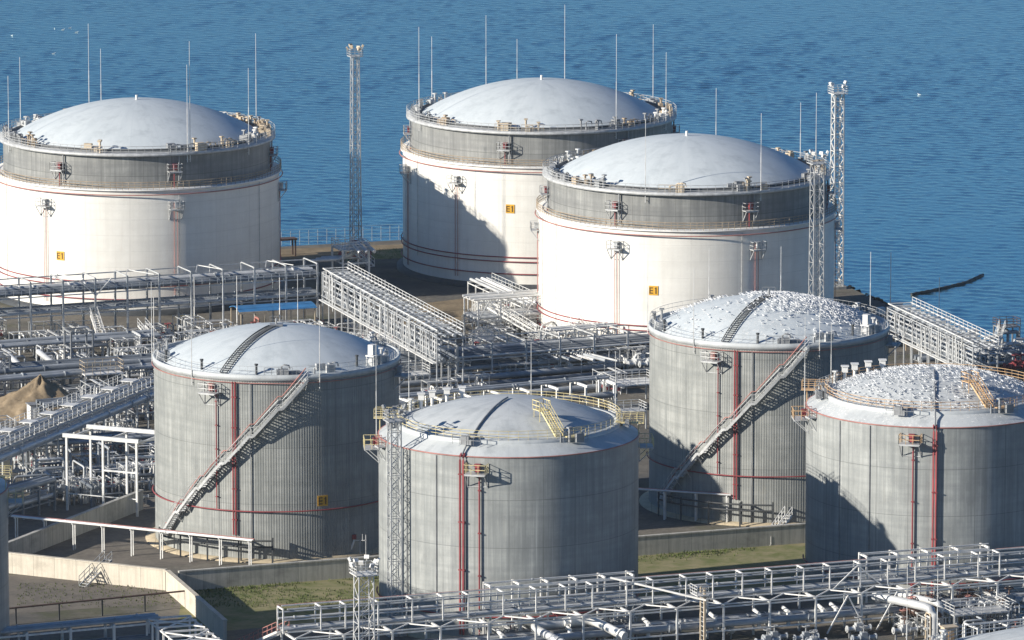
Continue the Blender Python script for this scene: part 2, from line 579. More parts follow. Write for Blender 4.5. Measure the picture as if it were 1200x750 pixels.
def wall_platform(parent, R_, a, z, w=2.4, d=1.3, rail_m='galv', box_m='red', box=True, brackets=True, h=1.1):
    """a small service platform hung on the wall: deck, rails, brackets and a red cabinet"""
    Fm = frame_at(a); o = P(R_, a, z)
    L = lambda x, y, zz: o + Fm @ Vector((x, y, zz))
    m_ = MB(); m_.box(L(0, d / 2 + .02, 0), (w, d, .1), M=Fm)
    pf = m_.build('platform', M['galv'], parent)
    r_ = MB()
    for (p, q) in ((L(-w / 2, .05, .05), L(-w / 2, d, .05)), (L(-w / 2, d, .05), L(w / 2, d, .05)), (L(w / 2, d, .05), L(w / 2, .05, .05))):
        line_rail(r_, p, q, h, .8, .06)
    r_.build('guard_rail', M[rail_m], pf)
    if brackets:
        b_ = MB()
        for x in (-w / 2 + .1, w / 2 - .1):
            b_.bar(L(x, d, -.05), L(x, .02, -1.6), .09)
            b_.bar(L(x, .02, -.1), L(x, .02, -1.7), .09)
        b_.bar(L(-w / 2 + .1, .02, -1.6), L(w / 2 - .1, .02, -1.6), .08); b_.bar(L(-w / 2 + .1, d, -.1), L(w / 2 - .1, d, -.1), .08)
        b_.build('bracket', M['galv'], pf)
    if box:
        c_ = MB(); c_.box(L(.1, .4, .6), (.55, .5, .8), M=Fm); c_.box(L(.1, .4, 1.06), (.7, .65, .1), M=Fm)
        c_.build('foam_chamber', M[box_m], pf)
    return pf


def sign_plate(parent, R_, a, z, s=1.5, txt='E1'):
    """yellow number plate with dark characters on the curved wall"""
    Fm = frame_at(a); o = P(R_ + .04, a, z)
    L = lambda x, y, zz: o + Fm @ Vector((x, y, zz))
    m_ = MB(); m_.box(L(0, 0, 0), (s, .06, s), M=Fm)
    pl = m_.build('number_plate', M['signyel'], parent)
    t_ = MB()
    def stroke(x0, z0, x1, z1, w=.15):
        t_.box(L((x0 + x1) / 2, .045, (z0 + z1) / 2), (abs(x1 - x0) + w, .03, abs(z1 - z0) + w), M=Fm)
    q = s / 1.5
    def E(cx):
        stroke(cx - .2, -.38, cx - .2, .38)
        for zz in (-.38, 0, .38): stroke(cx - .05, zz, cx + .18, zz)
    def one(cx):
        stroke(cx, -.38, cx, .38, .17); stroke(cx - .13, .3, cx - .1, .3, .12)
    E(-.33 * s / 1.5 * 1.1); one(.36)
    t_.build('plate_marking', M['ink'], pl)
    return pl


def rods(parent, items, mat='galv_l', r=.06):
    for (R_, a, z0, z1) in items:
        m_ = MB()
        p = P(R_, a, z0)
        m_.path([p, p + Vector((0, 0, (z1 - z0) * .55))], r, 5, smooth=False)
        m_.path([p + Vector((0, 0, (z1 - z0) * .55)), p + Vector((0, 0, z1 - z0))], r * .6, 5, smooth=False)
        q = P(R_ - .5, a, z0 + 1.0)
        m_.bar(q, p + Vector((0, 0, 1.0)), .07)
        m_.bar(P(R_ - .5, a, z0 + .3), p + Vector((0, 0, .3)), .07)
        m_.build('lightning_rod', M[mat], parent)


def roof_kit(mb, R_, a, z, rnd, n=3):
    """pipes, vents and small boxes at the roof edge, all one cluster"""
    Fm = frame_at(a); o = P(R_, a, z)
    L = lambda x, y, zz: o + Fm @ Vector((x, y, zz))
    for k in range(n):
        x = rnd.uniform(-1.6, 1.6); y = rnd.uniform(-1.0, .5)
        t = rnd.random()
        if t < .4:
            s_ = rnd.uniform(.6, 1.25); mb.box(L(x, y, s_ / 2), (s_, rnd.uniform(.4, .9), s_), M=Fm)
        elif t < .75:
            h = rnd.uniform(1.0, 1.9); mb.tube(L(x, y, 0), L(x, y, h), .16, 8); mb.box(L(x, y, h), (.55, .55, .18), M=Fm)
        else:
            h = rnd.uniform(.7, 1.2)
            mb.path([L(x, y, 0), L(x, y, h), L(x + .3, y, h + .2), L(x + .9, y, h + .1), L(x + 1.0, y, h - .35)], .11, 6)
    line_rail(mb, L(-1.7, .6, 0), L(1.7, .6, 0), 1.1, .85, .05)
    return mb


# ------------------------------------------------------------------ grey tanks with a stair up the wall
RG, HG, HS = 15.2, 22.0, 23.1


def grey_stair_tank(label, loc):
    t = thing('storage_tank', label, 'storage tank', loc, 0, 'grey tanks with a diagonal wall stair')
    MB().lathe([(RG + 1.25, -.2), (RG + 1.25, .1), (RG + .02, .3)], 96).build('plinth', M['conc_t'], t)
    w = MB().lathe([(RG, .2), (RG, HS - .75)], 128).build('wall', M['grey_shell'], t)
    MB().lathe([(RG + .004, HS - .75), (RG + .16, HS - .75), (RG + .16, HS), (RG - .12, HS), (RG - .12, HS - .35)], 128).build('top_rim', M['dome_b'], t)
    mb = MB(); mb.lathe([(RG - .12, HS - .3), (14.3, HS - .28)], 96); dome(mb, 14.3, 3.8, HS - .28)
    roof = mb.build('roof', M['dome_white'], t)
    ring_rail(MB(), RG - .02, HS, 1.05, 96, rail=.022, post=.024, mids=1).build('edge_railing', M['galv'], t)
    # radial stair on the dome, dark treads
    mb = MB(); Fm = frame_at(-25)
    prev = None
    for k in range(34):
        r = 14.2 - k * .40
        z = dome_z(r, 14.3, 3.8, HS - .28)
        o = P(r, -25, z)
        mb.box(o + Fm @ Vector((0, 0, .14)), (.95, .2, .07), M=Fm)
        for x in (-.5, .5):
            q = o + Fm @ Vector((x, 0, .18))
            if prev: mb.bar(prev[x], q, .05, .12)
        prev = {x: o + Fm @ Vector((x, 0, .18)) for x in (-.5, .5)}
    rs = mb.build('roof_stair', M['dark'], roof)
    # little apex platform
    mb = MB(); z = dome_z(0, 14.3, 3.8, HS - .28)
    mb.box((0, 0, z + .12), (1.6, 1.4, .12)); 
    line_rail(mb, (-.8, .7, z + .15), (.8, .7, z + .15), .9, .8, .05); mb.tube((0, .2, z), (0, .2, z + .9), .14, 8)
    mb.build('apex_platform', M['galv_d'], roof)
    # spiral stair: flights with short landings
    A0, A1, N = 15.5, -61.0, 84
    def sz(i):
        fl = i / N * 6; k = int(min(5.999, fl)); u = fl - k
        u = min(1, u / .86)
        return HS - .5 - (k + u) / 6 * (HS - 2.4)
    mb = MB(); st = []; so_ = []; hr = []; hr2 = []
    for i in range(N + 1):
        a = A0 + (A1 - A0) * i / N; z = sz(i)
        Fm = frame_at(a)
        mb.box(P(RG + .68, a, z), (.34, .95, .07), M=Fm)
        st.append(P(RG + .18, a, z - .05)); so_.append(P(RG + 1.18, a, z - .05))
        hr.append(P(RG + 1.18, a, z + 1.1)); hr2.append(P(RG + 1.18, a, z + .55))
    for pth in (st, so_):
        for p, q in zip(pth, pth[1:]):
            mb.bar(p, q, .06, .32)
    for i in range(0, N + 1, 7):
        a = A0 + (A1 - A0) * i / N; z = sz(i)
        mb.bar(P(RG + 1.15, a, z - .2), P(RG + .02, a, z - 1.5), .1)
        mb.bar(P(RG + 1.15, a, z - .2), P(RG + .02, a, z - .2), .1)
    sp = mb.build('wall_stair', M['galv'], t)
    mb = MB()
    for pth, rr in ((hr, .04), (hr2, .03)):
        mb.path(pth, rr, 4, smooth=False)
    for i in range(0, N + 1, 3):
        a = A0 + (A1 - A0) * i / N; z = sz(i)
        mb.bar(P(RG + 1.18, a, z), P(RG + 1.18, a, z + 1.1), .05)
    mb.build('stair_handrail', M['galv'], sp)
    mb = MB(); mb.path([P(RG + .25, A0 + (A1 - A0) * i / N, sz(i) + 1.35) for i in range(N + 1)], .07, 6)
    mb.build('stair_water_line', M['redpale'], sp)
    # fire water pipes
    for (a, r_, z0, z1) in ((-26.5, .08, 6.3, 21.1), (-18.3, .11, 3.2, HS - .9), (-17.0, .11, 3.2, HS - .9)):
        mb = MB(); mb.tube(P(RG + .22, a, z0), P(RG + .22, a, z1), r_, 8)
        for k in range(5): mb.box(P(RG + .2, a, z0 + (z1 - z0) * (k + .5) / 5), (.3, .3, .1), M=frame_at(a))
        mb.build('riser_pipe', M['red'], t)
    arc_tube(MB(), RG + .3, 6.2, -95, 120, .085).build('ring_pipe', M['red'], t)
    arc_tube(MB(), RG + .22, HS - 1.0, -95, 120, .06).build('cooling_ring', M['redpale'], t)
    mb = MB(); mb.tube(P(RG + .15, -10, 1.0), P(RG + .15, -10, HS - 1), .07, 6); mb.build('drain_pipe', M['galv_d'], t)
    pf = wall_platform(t, RG, -29, 20.7, 2.4, 1.4, 'galv_l', 'redpale')
    pf2 = wall_platform(t, RG, 78, 21.0, 2.6, 1.6, 'galv_d', 'pipe_g')
    sign_plate(t, RG, 23.5, 7.3, 1.3)
    rods(t, [(RG + .25, -90, HS - 1.2, HS + 9), (RG + .25, -40, HS - 1.8, HS + 9), (RG + .25, 22, HS - 2, HS + 8.5), (RG + .2, -152, HS - 1, HS + 7.5), (RG + .2, 172, HS - 1, HS + 7.5), (RG + .2, 120, HS - 1, HS + 8)], r=.055)
    # roof fittings
    for a, r_, h in ((-39, 13.9, 1.1), (-8, 14.0, 1.1), (-71, 14.2, 1.3), (48, 13.7, 1.2)):
        mb = MB(); z = dome_z(min(r_, 14.3), 14.3, 3.8, HS - .28); o = P(r_, a, z)
        mb.tube(o, o + Vector((0, 0, h)), .16, 8); mb.tube(o + Vector((0, 0, h)), o + Vector((0, 0, h + .18)), .24, 8)
        mb.build('vent', M['dark'], roof)
    rnd = random.Random(5)
    for a, n in ((3, 4), (24, 5), (62, 6), (74, 6), (-78, 5), (-100, 4), (118, 6), (165, 6), (-165, 6), (-150, 4)):
        mb = MB(); roof_kit(mb, 14.2, a, HS - .25, rnd, n); mb.build('roof_fitting', M['galv' if n > 4 else 'galv_d'], roof)
    Fm = frame_at(8); mb = MB()
    mb.box(P(14.0, 8, HS + .05), (2.8, .8, .5), M=Fm); mb.build('roof_grating', M['galv_d'], roof)
    mb = MB(); Fm = frame_at(58)
    mb.box(P(14.4, 58, HS + 1.15), (1.9, 1.2, .14), M=Fm)
    for x in (-.85, .85):
        for y in (-.5, .5): mb.bar(P(14.4, 58, HS - .25) + Fm @ Vector((x, y, 0)), P(14.4, 58, HS + 1.1) + Fm @ Vector((x, y, 0)), .1)
    mb.box(P(14.2, 58, HS + 1.85), (.9, .7, 1.2), M=Fm)
    mb.build('roof_stand', M['white'], roof)
    # dark valve stand at the foot of the pipes
    mb = MB()
    pts = [P(RG + 1.9, a, 2.9) for a in range(-56, 1, 4)]
    mb.path(pts, .12, 6); mb.path([p - Vector((0, 0, .75)) for p in pts], .12, 6)
    for a in range(-56, 1, 14): mb.bar(P(RG + 1.9, a, 0), P(RG + 1.9, a, 3.1), .2)
    for a in (-14, 0): mb.bar(P(RG + .9, a, 0), P(RG + .9, a, 3.1), .2); mb.bar(P(RG + .9, a, 3.0), P(RG + 1.9, a, 3.0), .2)
    mb.build('foot_manifold', M['dark'], t)
    return t


pD = at(324, 414.3, HS); pD.z = 0
pG = at(901, 379, HS); pG.z = 0
tankD = grey_stair_tank('grey clad tank with a bare white dome and diagonal wall stair, beside the blue canopy', pD)
copy_tree(tankD, Vector((-118, 757.5, 0)), 'grey tank just outside the left edge, shading the yard beside the diagonal rack')
tankG = copy_tree(tankD, pG, 'grey clad tank with diagonal wall stair and gulls crowding its dome')


# ------------------------------------------------------------------ grey tanks with a railed ring on the roof
def grey_ring_tank(label, loc, pipe_a, rail='yellow', thick=.16, hoods=True):
    t = thing('storage_tank', label, 'storage tank', loc, 0, 'grey tanks with a railed ring on the roof')
    MB().lathe([(RG + .7, -.2), (RG + .7, .5), (RG + .02, .7)], 96).build('plinth', M['conc_t'], t)
    MB().lathe([(RG, .6), (RG, HG - .12)], 128).build('wall', M['grey_shell_b'], t)
    MB().lathe([(RG + .004, HG - .2), (RG + .1, HG - .2), (RG + .1, HG - .1), (RG - .05, HG - .08)], 128).build('top_rim', M['redpale'], t)
    mb = MB(); dome(mb, RG - .02, 4.1, HG - .1, 128, 18)
    roof = mb.build('roof', M['dome_b'], t)
    RI = 12.75; zi = dome_z(RI, RG, 4.1, HG)
    # low ring upstand with railing
    MB().lathe([(RI + .35, zi - .35), (RI + .35, zi + .14), (RI - .35, zi + .14), (RI - .35, zi - .1)], 128).build('walkway', M['dome_b'], roof)
    ring_rail(MB(), RI + .3, zi + .14, 1.1, 72, rail=.032, post=.034, mids=2).build('roof_railing', M[rail], roof)
    # pipe across the roof and down the wall
    mb = MB(); pts = [P(r, pipe_a, dome_z(r, RG, 4.1, HG) + .05) for r in (0.3, 2, 4, 6, 8, 10, 12, RI - .4)]
    mb.path(pts + [P(RI, pipe_a, zi + .35), P(RI + .6, pipe_a, zi + .25)] + [P(14.2, pipe_a, dome_z(14.2, RG, 4.1, HG) + .2), P(RG + .05, pipe_a, HG + .1)], .11, 8)
    mb.build('roof_pipe', M['galv_d'], roof)
    for da in ((-.75, .75) if thick > .12 else (-.6, .6)):
        mb = MB(); mb.path([P(RG - .2, pipe_a + da, HG + .12), P(RG + .28, pipe_a + da, HG - .1), P(RG + .3, pipe_a + da, HG - .6), P(RG + .3, pipe_a + da, 1.0)], thick, 10)
        for k in range(4): mb.box(P(RG + .3, pipe_a + da, 3 + k * 5.6), (thick * 2 + .12, thick * 2 + .12, .12), M=frame_at(pipe_a + da))
        mb.build('riser_pipe', M['red'], t)
    mb = MB(); mb.tube(P(RG + .25, -12.5, 1), P(RG + .25, -12.5, HG - 2.2), .10, 8)
    for k in range(4): mb.box(P(RG + .25, -12.5, 3 + k * 5), (.34, .34, .12), M=frame_at(-12.5))
    mb.build('riser_pipe', M['red'], t)
    arc_tube(MB(), RG + .25, 3.2, -95, 100, .10).build('ring_pipe', M['red'], t)
    for a in (-50, -33): 
        mb = MB(); mb.tube(P(RG + .1, a, .8), P(RG + .1, a, HG - .3), .05, 6); mb.build('drain_pipe', M['galv_d'], t)
    wall_platform(t, RG, -13.5, 20.0, 2.5, 1.5, rail if rail != 'galv' else 'galv')
    wall_platform(t, RG, -86, 20.4, 3.2, 1.7, rail)
    wall_platform(t, RG, -72, 21.2, 1.6, .9, 'redpale', box=False)
    wall_platform(t, RG, 93, 20.2, 3.0, 1.7, rail, box=False)
    # bridge from the ring to the edge, left and right
    for a in (-97, 85):
        Fm = frame_at(a); mb = MB()
        o = P((RI + RG) / 2 + .2, a, zi + .1)
        mb.box(o, (1.3, RG - RI + .9, .1), M=Fm)
        for x in (-.62, .62):
            line_rail(mb, o + Fm @ Vector((x, -(RG - RI) / 2 - .3, .05)), o + Fm @ Vector((x, (RG - RI) / 2 + .4, .05)), 1.05, .8, .045, 1)
        mb.bar(P(RG, a, HG - .1), P(RG, a, zi), .1)
        mb.build('edge_bridge', M[rail], roof)
    # short stair from the ring up on to the dome
    Fm = frame_at(28); mb = MB()
    r0, r1 = RI - .3, 8.9
    zA, zB = zi + .3, dome_z(r1, RG, 4.1, HG) + 1.2
    for x in (-.5, .5):
        a_, b_ = P(r0, 28, zA) + Fm @ Vector((x, 0, 0)), P(r1, 28, zB) + Fm @ Vector((x, 0, 0))
        mb.bar(a_, b_, .07, .2); line_rail(mb, a_, b_, 1.1, .9, .05, 1)
    for k in range(14):
        u = k / 13; o = P(r0 + (r1 - r0) * u, 28, zA + (zB - zA) * u)
        mb.box(o, (1.0, .26, .05), M=Fm)
    o = P(r1 - .8, 28, zB)
    mb.box(o, (1.4, 1.7, .08), M=Fm)
    for x in (-.7, .7): line_rail(mb, o + Fm @ Vector((x, -.85, 0)), o + Fm @ Vector((x, .85, 0)), 1.1, .8, .07)
    line_rail(mb, o + Fm @ Vector((-.7, -.85, 0)), o + Fm @ Vector((.7, -.85, 0)), 1.1, .7, .07)
    for x in (-.6, .6):
        for y in (-.7, .7):
            q = o + Fm @ Vector((x, y, 0)); mb.bar(Vector((q.x, q.y, zB - 1.3)), q, .08)
    mb.build('roof_stair', M[rail], roof)
    Fm = frame_at(36); mb = MB(); o = P(RI + .2, 36, zi + .1)
    mb.box(o + Vector((0, 0, .1)), (2.2, 1.3, .1), M=Fm)
    line_rail(mb, o + Fm @ Vector((-1.1, .6, 0)), o + Fm @ Vector((1.1, .6, 0)), 1.1, .7, .06)
    mb.build('ring_landing', M[rail], roof)
    rods(t, [(RG + .25, -89, HG - 2, HG + 10.5), (RG + .2, -130, HG - .5, HG + 8), (RG + .2, 170, HG - .5, HG + 8), (RG + .2, 125, HG - .5, HG + 8)], r=.05)
    rnd = random.Random(9)
    for a, n in ((-82, 4), (-104, 5), (-20, 3), (-118, 4), (33, 3), (88, 4)):
        mb = MB(); roof_kit(mb, RI + .9 if abs(a) > 60 else RI + .8, a, zi - .3, rnd, n); mb.build('roof_fitting', M['galv_d' if a > -90 else 'galv'], roof)
    for a in ((-122, -132, -143, -153) if hoods else ()):                         # mushroom vents at the back of the roof
        mb = MB(); o = P(RI - .6, a, zi + .1)
        mb.tube(o, o + Vector((0, 0, 1.4)), .2, 8); mb.box(o + Vector((0, 0, 1.6)), (.7, .7, .7)); mb.box(o + Vector((0, 0, 2.0)), (.95, .95, .1))
        mb.build('vent_hood', M['white'], roof)
    return t


pF = at(596, 506, HG); pF.z = 0
pH = at(1094, 472.5, HG); pH.z = 0
tankF = grey_ring_tank('grey tank with yellow roof railing and a clean white dome, behind the white pipe rack', pF, -20.3, 'yellow', .125)
tankH = grey_ring_tank('grey tank with orange roof railing and a gull covered dome, cut by the right edge', pH, -3.0, 'orange', .12)
pE = Vector((-71.6, 697, 0)); pJ = Vector((53.8, 604, 0))
copy_tree(tankF, pE, 'grey tank of which only a shaded sliver shows at the left edge')
tJ = grey_ring_tank('grey tank showing only its white dome and grey rail in the bottom right corner', pJ, 60, 'galv', .14, False)


# ------------------------------------------------------------------ big white tanks
RW, HW, RB, HB = 21.7, 19.0, 20.4, 24.3


def white_tank(label, loc, seed, sign_a, sign_z, rod_list, kits, plat, band_plat):
    t = thing('storage_tank', label, 'storage tank', loc, 0, 'large white tanks with a grey upper band')
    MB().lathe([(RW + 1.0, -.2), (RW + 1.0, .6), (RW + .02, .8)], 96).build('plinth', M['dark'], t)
    MB().lathe([(RW, .7), (RW, HW - .15)], 144).build('wall', M['white_shell'], t)
    MB().lathe([(RW + .004, HW - .22), (RW + .35, HW - .18), (RW + .35, HW), (RB + .004, HW + .02)], 144).build('ledge', M['white'], t)
    MB().lathe([(RB, HW), (RB, HB - .25)], 144).build('upper_band', M['band'], t)
    ring_rail(MB(), RW + .30, HW, 1.15, 150, rail=.055, post=.065, mids=2).build('ledge_railing', M['rustrail'], t)
    MB().lathe([(RB + .004, HB - .45), (RB + .75, HB - .4), (RB + .75, HB), (18.9, HB + .05)], 144).build('roof_walkway', M['galv'], t)
    ring_rail(MB(), RB + .7, HB, 1.15, 110, rail=.04, post=.045, mids=2).build('roof_railing', M['galv'], t)
    mb = MB(); dome(mb, 19.3, 5.5, HB - .1, 128, 18)
    roof = mb.build('roof', M['dome_white'], t)
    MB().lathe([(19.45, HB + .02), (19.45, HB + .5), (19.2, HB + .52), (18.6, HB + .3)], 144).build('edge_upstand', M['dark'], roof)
    mb = MB(); z = dome_z(0, 19.3, 5.5, HB - .1); mb.tube((0, 0, z - .1), (0, 0, z + .7), .2, 8); mb.build('vent', M['white'], roof)
    arc_tube(MB(), RW + .5, HW - .75, 0, 360, .09).build('ring_pipe', M['redpale'], t)
    for z in (5.0, 4.3, 2.4): arc_tube(MB(), RW + .25, z, -100, 100, .085).build('ring_pipe', M['red'], t)
    rnd = random.Random(seed)
    for (a, n, mt) in kits:
        mb = MB(); roof_kit(mb, 19.8, a, HB + .02, rnd, n); mb.build('roof_fitting', M[mt], roof)
    for a in plat:
        wall_platform(t, RW, a, HW - 3.0, 2.1, 1.2, 'galv', 'galv', True)
        for da in (-.6, .7):
            mb = MB(); mb.tube(P(RW + .2, a + da, 1.5), P(RW + .2, a + da, HW - 2), .05, 6); mb.build('riser_pipe', M['redpale'], t)
    for a in band_plat:
        wall_platform(t, RB, a, HB - 2.8, 2.1, 1.2, 'galv', 'red', True)
        mb = MB(); mb.tube(P(RB + .2, a, HW), P(RB + .2, a, HB - 2.8), .09, 6); mb.build('riser_pipe', M['red'], t)
        mb = MB(); mb.tube(P(RB + .3, a + 2, HW + .5), P(RB + .3, a + 2, HB - .5), .12, 6); mb.build('drain_pipe', M['galv_d'], t)
    for a in (-76, -62, 20, 61):
        mb = MB(); mb.tube(P(RW + .1, a, 3.5), P(RW + .1, a, HW - .4), .045, 6); mb.build('drain_pipe', M['galv'], t)
    sign_plate(t, RW, sign_a, sign_z, 1.35)
    rods(t, rod_list, 'galv_l', .062)
    return t


pW1 = Vector((-57.3, 962, 0)); pW2 = Vector((4.6, 985.3, 0)); pW3 = Vector((25.6, 922.6, 0))


def rod_at(pc, px, back, z1):
    d = pc.y * math.cos(DEP) + (CAM_H - HB) * math.sin(DEP)
    x = (px - 600) * d / FPX - pc.x
    s_ = max(-1, min(1, x / (RB + .4)))
    a = math.degrees(math.asin(s_))
    return (RB + .4, 180 - a if back else a, HB - 1.5, z1)


kit_all = [(-80, 6, 'galv'), (-66, 6, 'galv_d'), (-50, 5, 'rustrail'), (-16, 4, 'tan'), (22, 5, 'galv_d'), (60, 5, 'galv_d'), (72, 7, 'white'), (84, 6, 'tan'),
           (100, 6, 'rustrail'), (-95, 6, 'galv_d'), (-112, 5, 'galv'), (-125, 6, 'galv'), (-138, 4, 'rustrail'), (118, 4, 'galv_d'), (132, 5, 'tan'), (142, 4, 'galv')]
white_tank('white tank with grey upper band standing alone left of the tall lattice mast', pW1, 21, -29, 8.6,
           [rod_at(pW1, 18.5, True, 35), rod_at(pW1, 15.5, False, 34.5), rod_at(pW1, 95, True, 39), rod_at(pW1, 109, True, 35), rod_at(pW1, 227, False, 37.5), rod_at(pW1, 230, False, 41), rod_at(pW1, 297, True, 38.5), rod_at(pW1, 295, False, 36)],
           kit_all + [(45, 6, 'tan'), (104, 8, 'tan'), (110, 8, 'rustrail'), (126, 8, 'tan'), (96, 7, 'tan'), (34, 5, 'tan')], (-36, 18.5, 86), (-31, 19, 84))
white_tank('white tank with grey upper band, partly behind another, a broad shadow on its wall', pW2, 33, -13, 12.5,
           [rod_at(pW2, 492, False, 39), rod_at(pW2, 505, True, 35), rod_at(pW2, 569, True, 37.5), rod_at(pW2, 606, True, 33.5), rod_at(pW2, 663, True, 39), rod_at(pW2, 720, False, 39), rod_at(pW2, 767, True, 37), rod_at(pW2, 779, False, 35)],
           kit_all + [(-4, 4, 'tan'), (35, 5, 'galv_d'), (42, 5, 'rustrail')], (-37, -72), (-16, 38, -84, 86))
white_tank('white tank with grey upper band in front of the other, nearest of the white tanks', pW3, 45, -14, 10.2,
           [rod_at(pW3, 753, False, 35), rod_at(pW3, 844, True, 34), rod_at(pW3, 886, False, 35.5), rod_at(pW3, 942, True, 33), rod_at(pW3, 959, True, 35)],
           [k for k in kit_all if k[0] != -16] + [(-42, 6, 'galv_d'), (-8, 4, 'tan'), (28, 5, 'tan')], (-29, 26, -86, 88), (-31.5, 24.5, -82, 86))


# ------------------------------------------------------------------ gulls
def droppings(src, name):
    m = src.copy(); m.name = name
    nt = m.node_tree; b = nt.nodes['Principled BSDF']
    old = b.inputs['Base Color'].links[0].from_socket
    oc = objco(nt)
    f1 = noise(nt, scaled(nt, oc, 3.2, 3.2, 3.2), 1, 3, .7)
    f2 = noise(nt, scaled(nt, oc, .45, .45, .45), 1, 4, .6)
    c = mixcol(nt, math_(nt, 'MULTIPLY', ramp(nt, f1, .55, .63), ramp(nt, f2, .38, .58)), old, (.74, .74, .72))
    c = mixcol(nt, ramp(nt, noise(nt, scaled(nt, oc, 2.1, 2.1, 2.1), 1, 4, .7), .58, .72, 0, .55), c, (.30, .31, .31))
    nt.links.new(c, b.inputs['Base Color'])
    return m


for tk, src_ in ((tankG, 'dome_white'), (tankH, 'dome_b')):
    for ch in tk.children:
        if ch.name.split('.')[0] == 'roof':
            ch.data = ch.data.copy(); ch.data.materials[0] = droppings(M[src_], 'gull_stained_dome')
def gull_mesh(white=True):
    """a standing gull: one continuous body with head, bill, tail and legs"""
    mb = MB()
    # body of revolution along local x, lofted rings (x, z, half width, half height)
    rings = [(-.34, .27, .012, .01), (-.26, .255, .045, .035), (-.14, .245, .085, .075), (0, .25, .10, .095), (.12, .285, .085, .09), (.18, .345, .05, .06), (.205, .40, .047, .05), (.245, .43, .05, .05), (.29, .43, .03, .03), (.36, .415, .006, .008)]
    n = 8; vs = []; fs = []
    for (x, z, w, h) in rings:
        for k in range(n):
            a = 2 * PI * k / n
            vs.append((x, w * math.cos(a), z + h * math.sin(a)))
    for i in range(len(rings) - 1):
        for k in range(n):
            l = (k + 1) % n
            fs.append((i * n + k, (i + 1) * n + k, (i + 1) * n + l, i * n + l))
    fs.append(tuple(range(n))); fs.append(tuple(reversed(range((len(rings) - 1) * n, len(rings) * n))))
    mb.add(vs, fs, True)
    for y in (-.04, .04):
        mb.bar((.02, y, 0), (.0, y, .18), .022)
        mb.box((.04, y, .008), (.09, .05, .014))
    return mb


def gull_wings():
    mb = MB()
    for s_ in (-1, 1):
        mb.add([(.10, s_ * .088, .29), (.0, s_ * .108, .285), (-.16, s_ * .085, .275), (-.44, s_ * .02, .285), (-.14, s_ * .03, .345), (.02, s_ * .045, .355),
                (.0, s_ * .095, .24), (-.16, s_ * .075, .235)],
               [(0, 1, 5), (1, 2, 4, 5), (2, 3, 4), (0, 6, 1), (1, 6, 7, 2), (2, 7, 3)])
    return mb


gb = gull_mesh().build('gull', M['gull'])
gw = gull_wings().build('wing', M['gullgrey'], gb)
GSC = .74


def put_gull(loc, rz, sc, label, group, first=[True]):
    if first[0]:
        o = gb; first[0] = False
    else:
        o = gb.copy(); COL.objects.link(o)
        w = gw.copy(); COL.objects.link(w); w.parent = o
    o.location = loc; o.rotation_euler = (0, 0, rz); o.scale = (sc, sc, sc)
    return tag(o, label, 'gull', group)


def scatter(n, rmax, dens, seed, gap):
    rnd = random.Random(seed); out = []
    tries = 0
    while len(out) < n and tries < 60000:
        tries += 1
        a = rnd.uniform(0, 2 * PI); r = rmax * math.sqrt(rnd.random())
        x, y = r * math.sin(a), -r * math.cos(a)
        if rnd.random() > dens(x, y): continue
        if any((x - q[0]) ** 2 + (y - q[1]) ** 2 < gap * gap for q in out): continue
        out.append((x, y))
    return out, rnd


pts, rnd = scatter(286, 12.2 , lambda x, y: (1.0 if x < 5 else .45) * (1 if math.hypot(x - .65, y) > .0 and abs(x + .05 * y) > .35 else .0) * (.35 if (2.5 < x < 7.5 and y < -4) else 1), 4, .36)
for (x, y) in pts:
    z = dome_z(math.hypot(x, y), RG, 4.1, HG - .1)
    put_gull(pH + Vector((x, y, z - .01)), rnd.gauss(PI * .95, .9), GSC * rnd.uniform(.9, 1.12), 'white gull standing in the flock on the dome with orange railing', 'gulls on the dome with orange railing')
mb = MB()
pts, rnd = scatter(1500, 13.6, lambda x, y: max(.0, min(1, .12 + .75 * (x + 3.5) / 6)) * (1.0 if y > -7 else .15) if x > -5 else (.4 if y > 5 else .06), 8, .22)
src = gull_mesh(); ws = gull_wings()
for (x, y) in pts:
    if abs((x * math.cos(rad(25)) - y * math.sin(rad(25)) * -1)) < -1: continue
    z = dome_z(math.hypot(x, y), 14.3, 3.8, HS - .28) - .01
    rz = rnd.gauss(PI * .95, .9); sc = GSC * rnd.uniform(.9, 1.15)
    c, s_ = math.cos(rz) * sc, math.sin(rz) * sc
    for sm_ in (src,):
        mb.add([pG + Vector((x + p[0] * c - p[1] * s_, y + p[0] * s_ + p[1] * c, z + p[2] * sc)) for p in sm_.v], sm_.f, True)
pts, rnd = scatter(900, 12.3, lambda x, y: (1.0 if y > 0 else .5) * (1 if abs(x + .05 * y) > .35 else 0), 61, .24)
for (x, y) in pts:
    z = dome_z(math.hypot(x, y), RG, 4.1, HG - .1) - .01
    rz = rnd.gauss(PI * .95, .9); sc = GSC * rnd.uniform(.85, 1.1)
    c, s_ = math.cos(rz) * sc, math.sin(rz) * sc
    mb.add([pH + Vector((x + p[0] * c - p[1] * s_, y + p[0] * s_ + p[1] * c, z + p[2] * sc)) for p in src.v], src.f, True)
tag(mb.build('gull_flock', M['gull']), 'hundreds of white gulls crowding the domes of the two right hand grey tanks', 'gulls', kind='stuff')
for i, (px, py) in enumerate(((64, 34), (74, 35), (82, 33), (90, 38), (14, 42), (63, 63), (1077, 111))):
    p = at(px, py, -3.2)
    put_gull(p + Vector((0, 0, -.25)), RN.uniform(0, 6), 1.1, ['white speck of a gull swimming on open water at the top left', 'lone white gull swimming far out at the right'][i == 6], 'gulls on the water' if i < 6 else None)


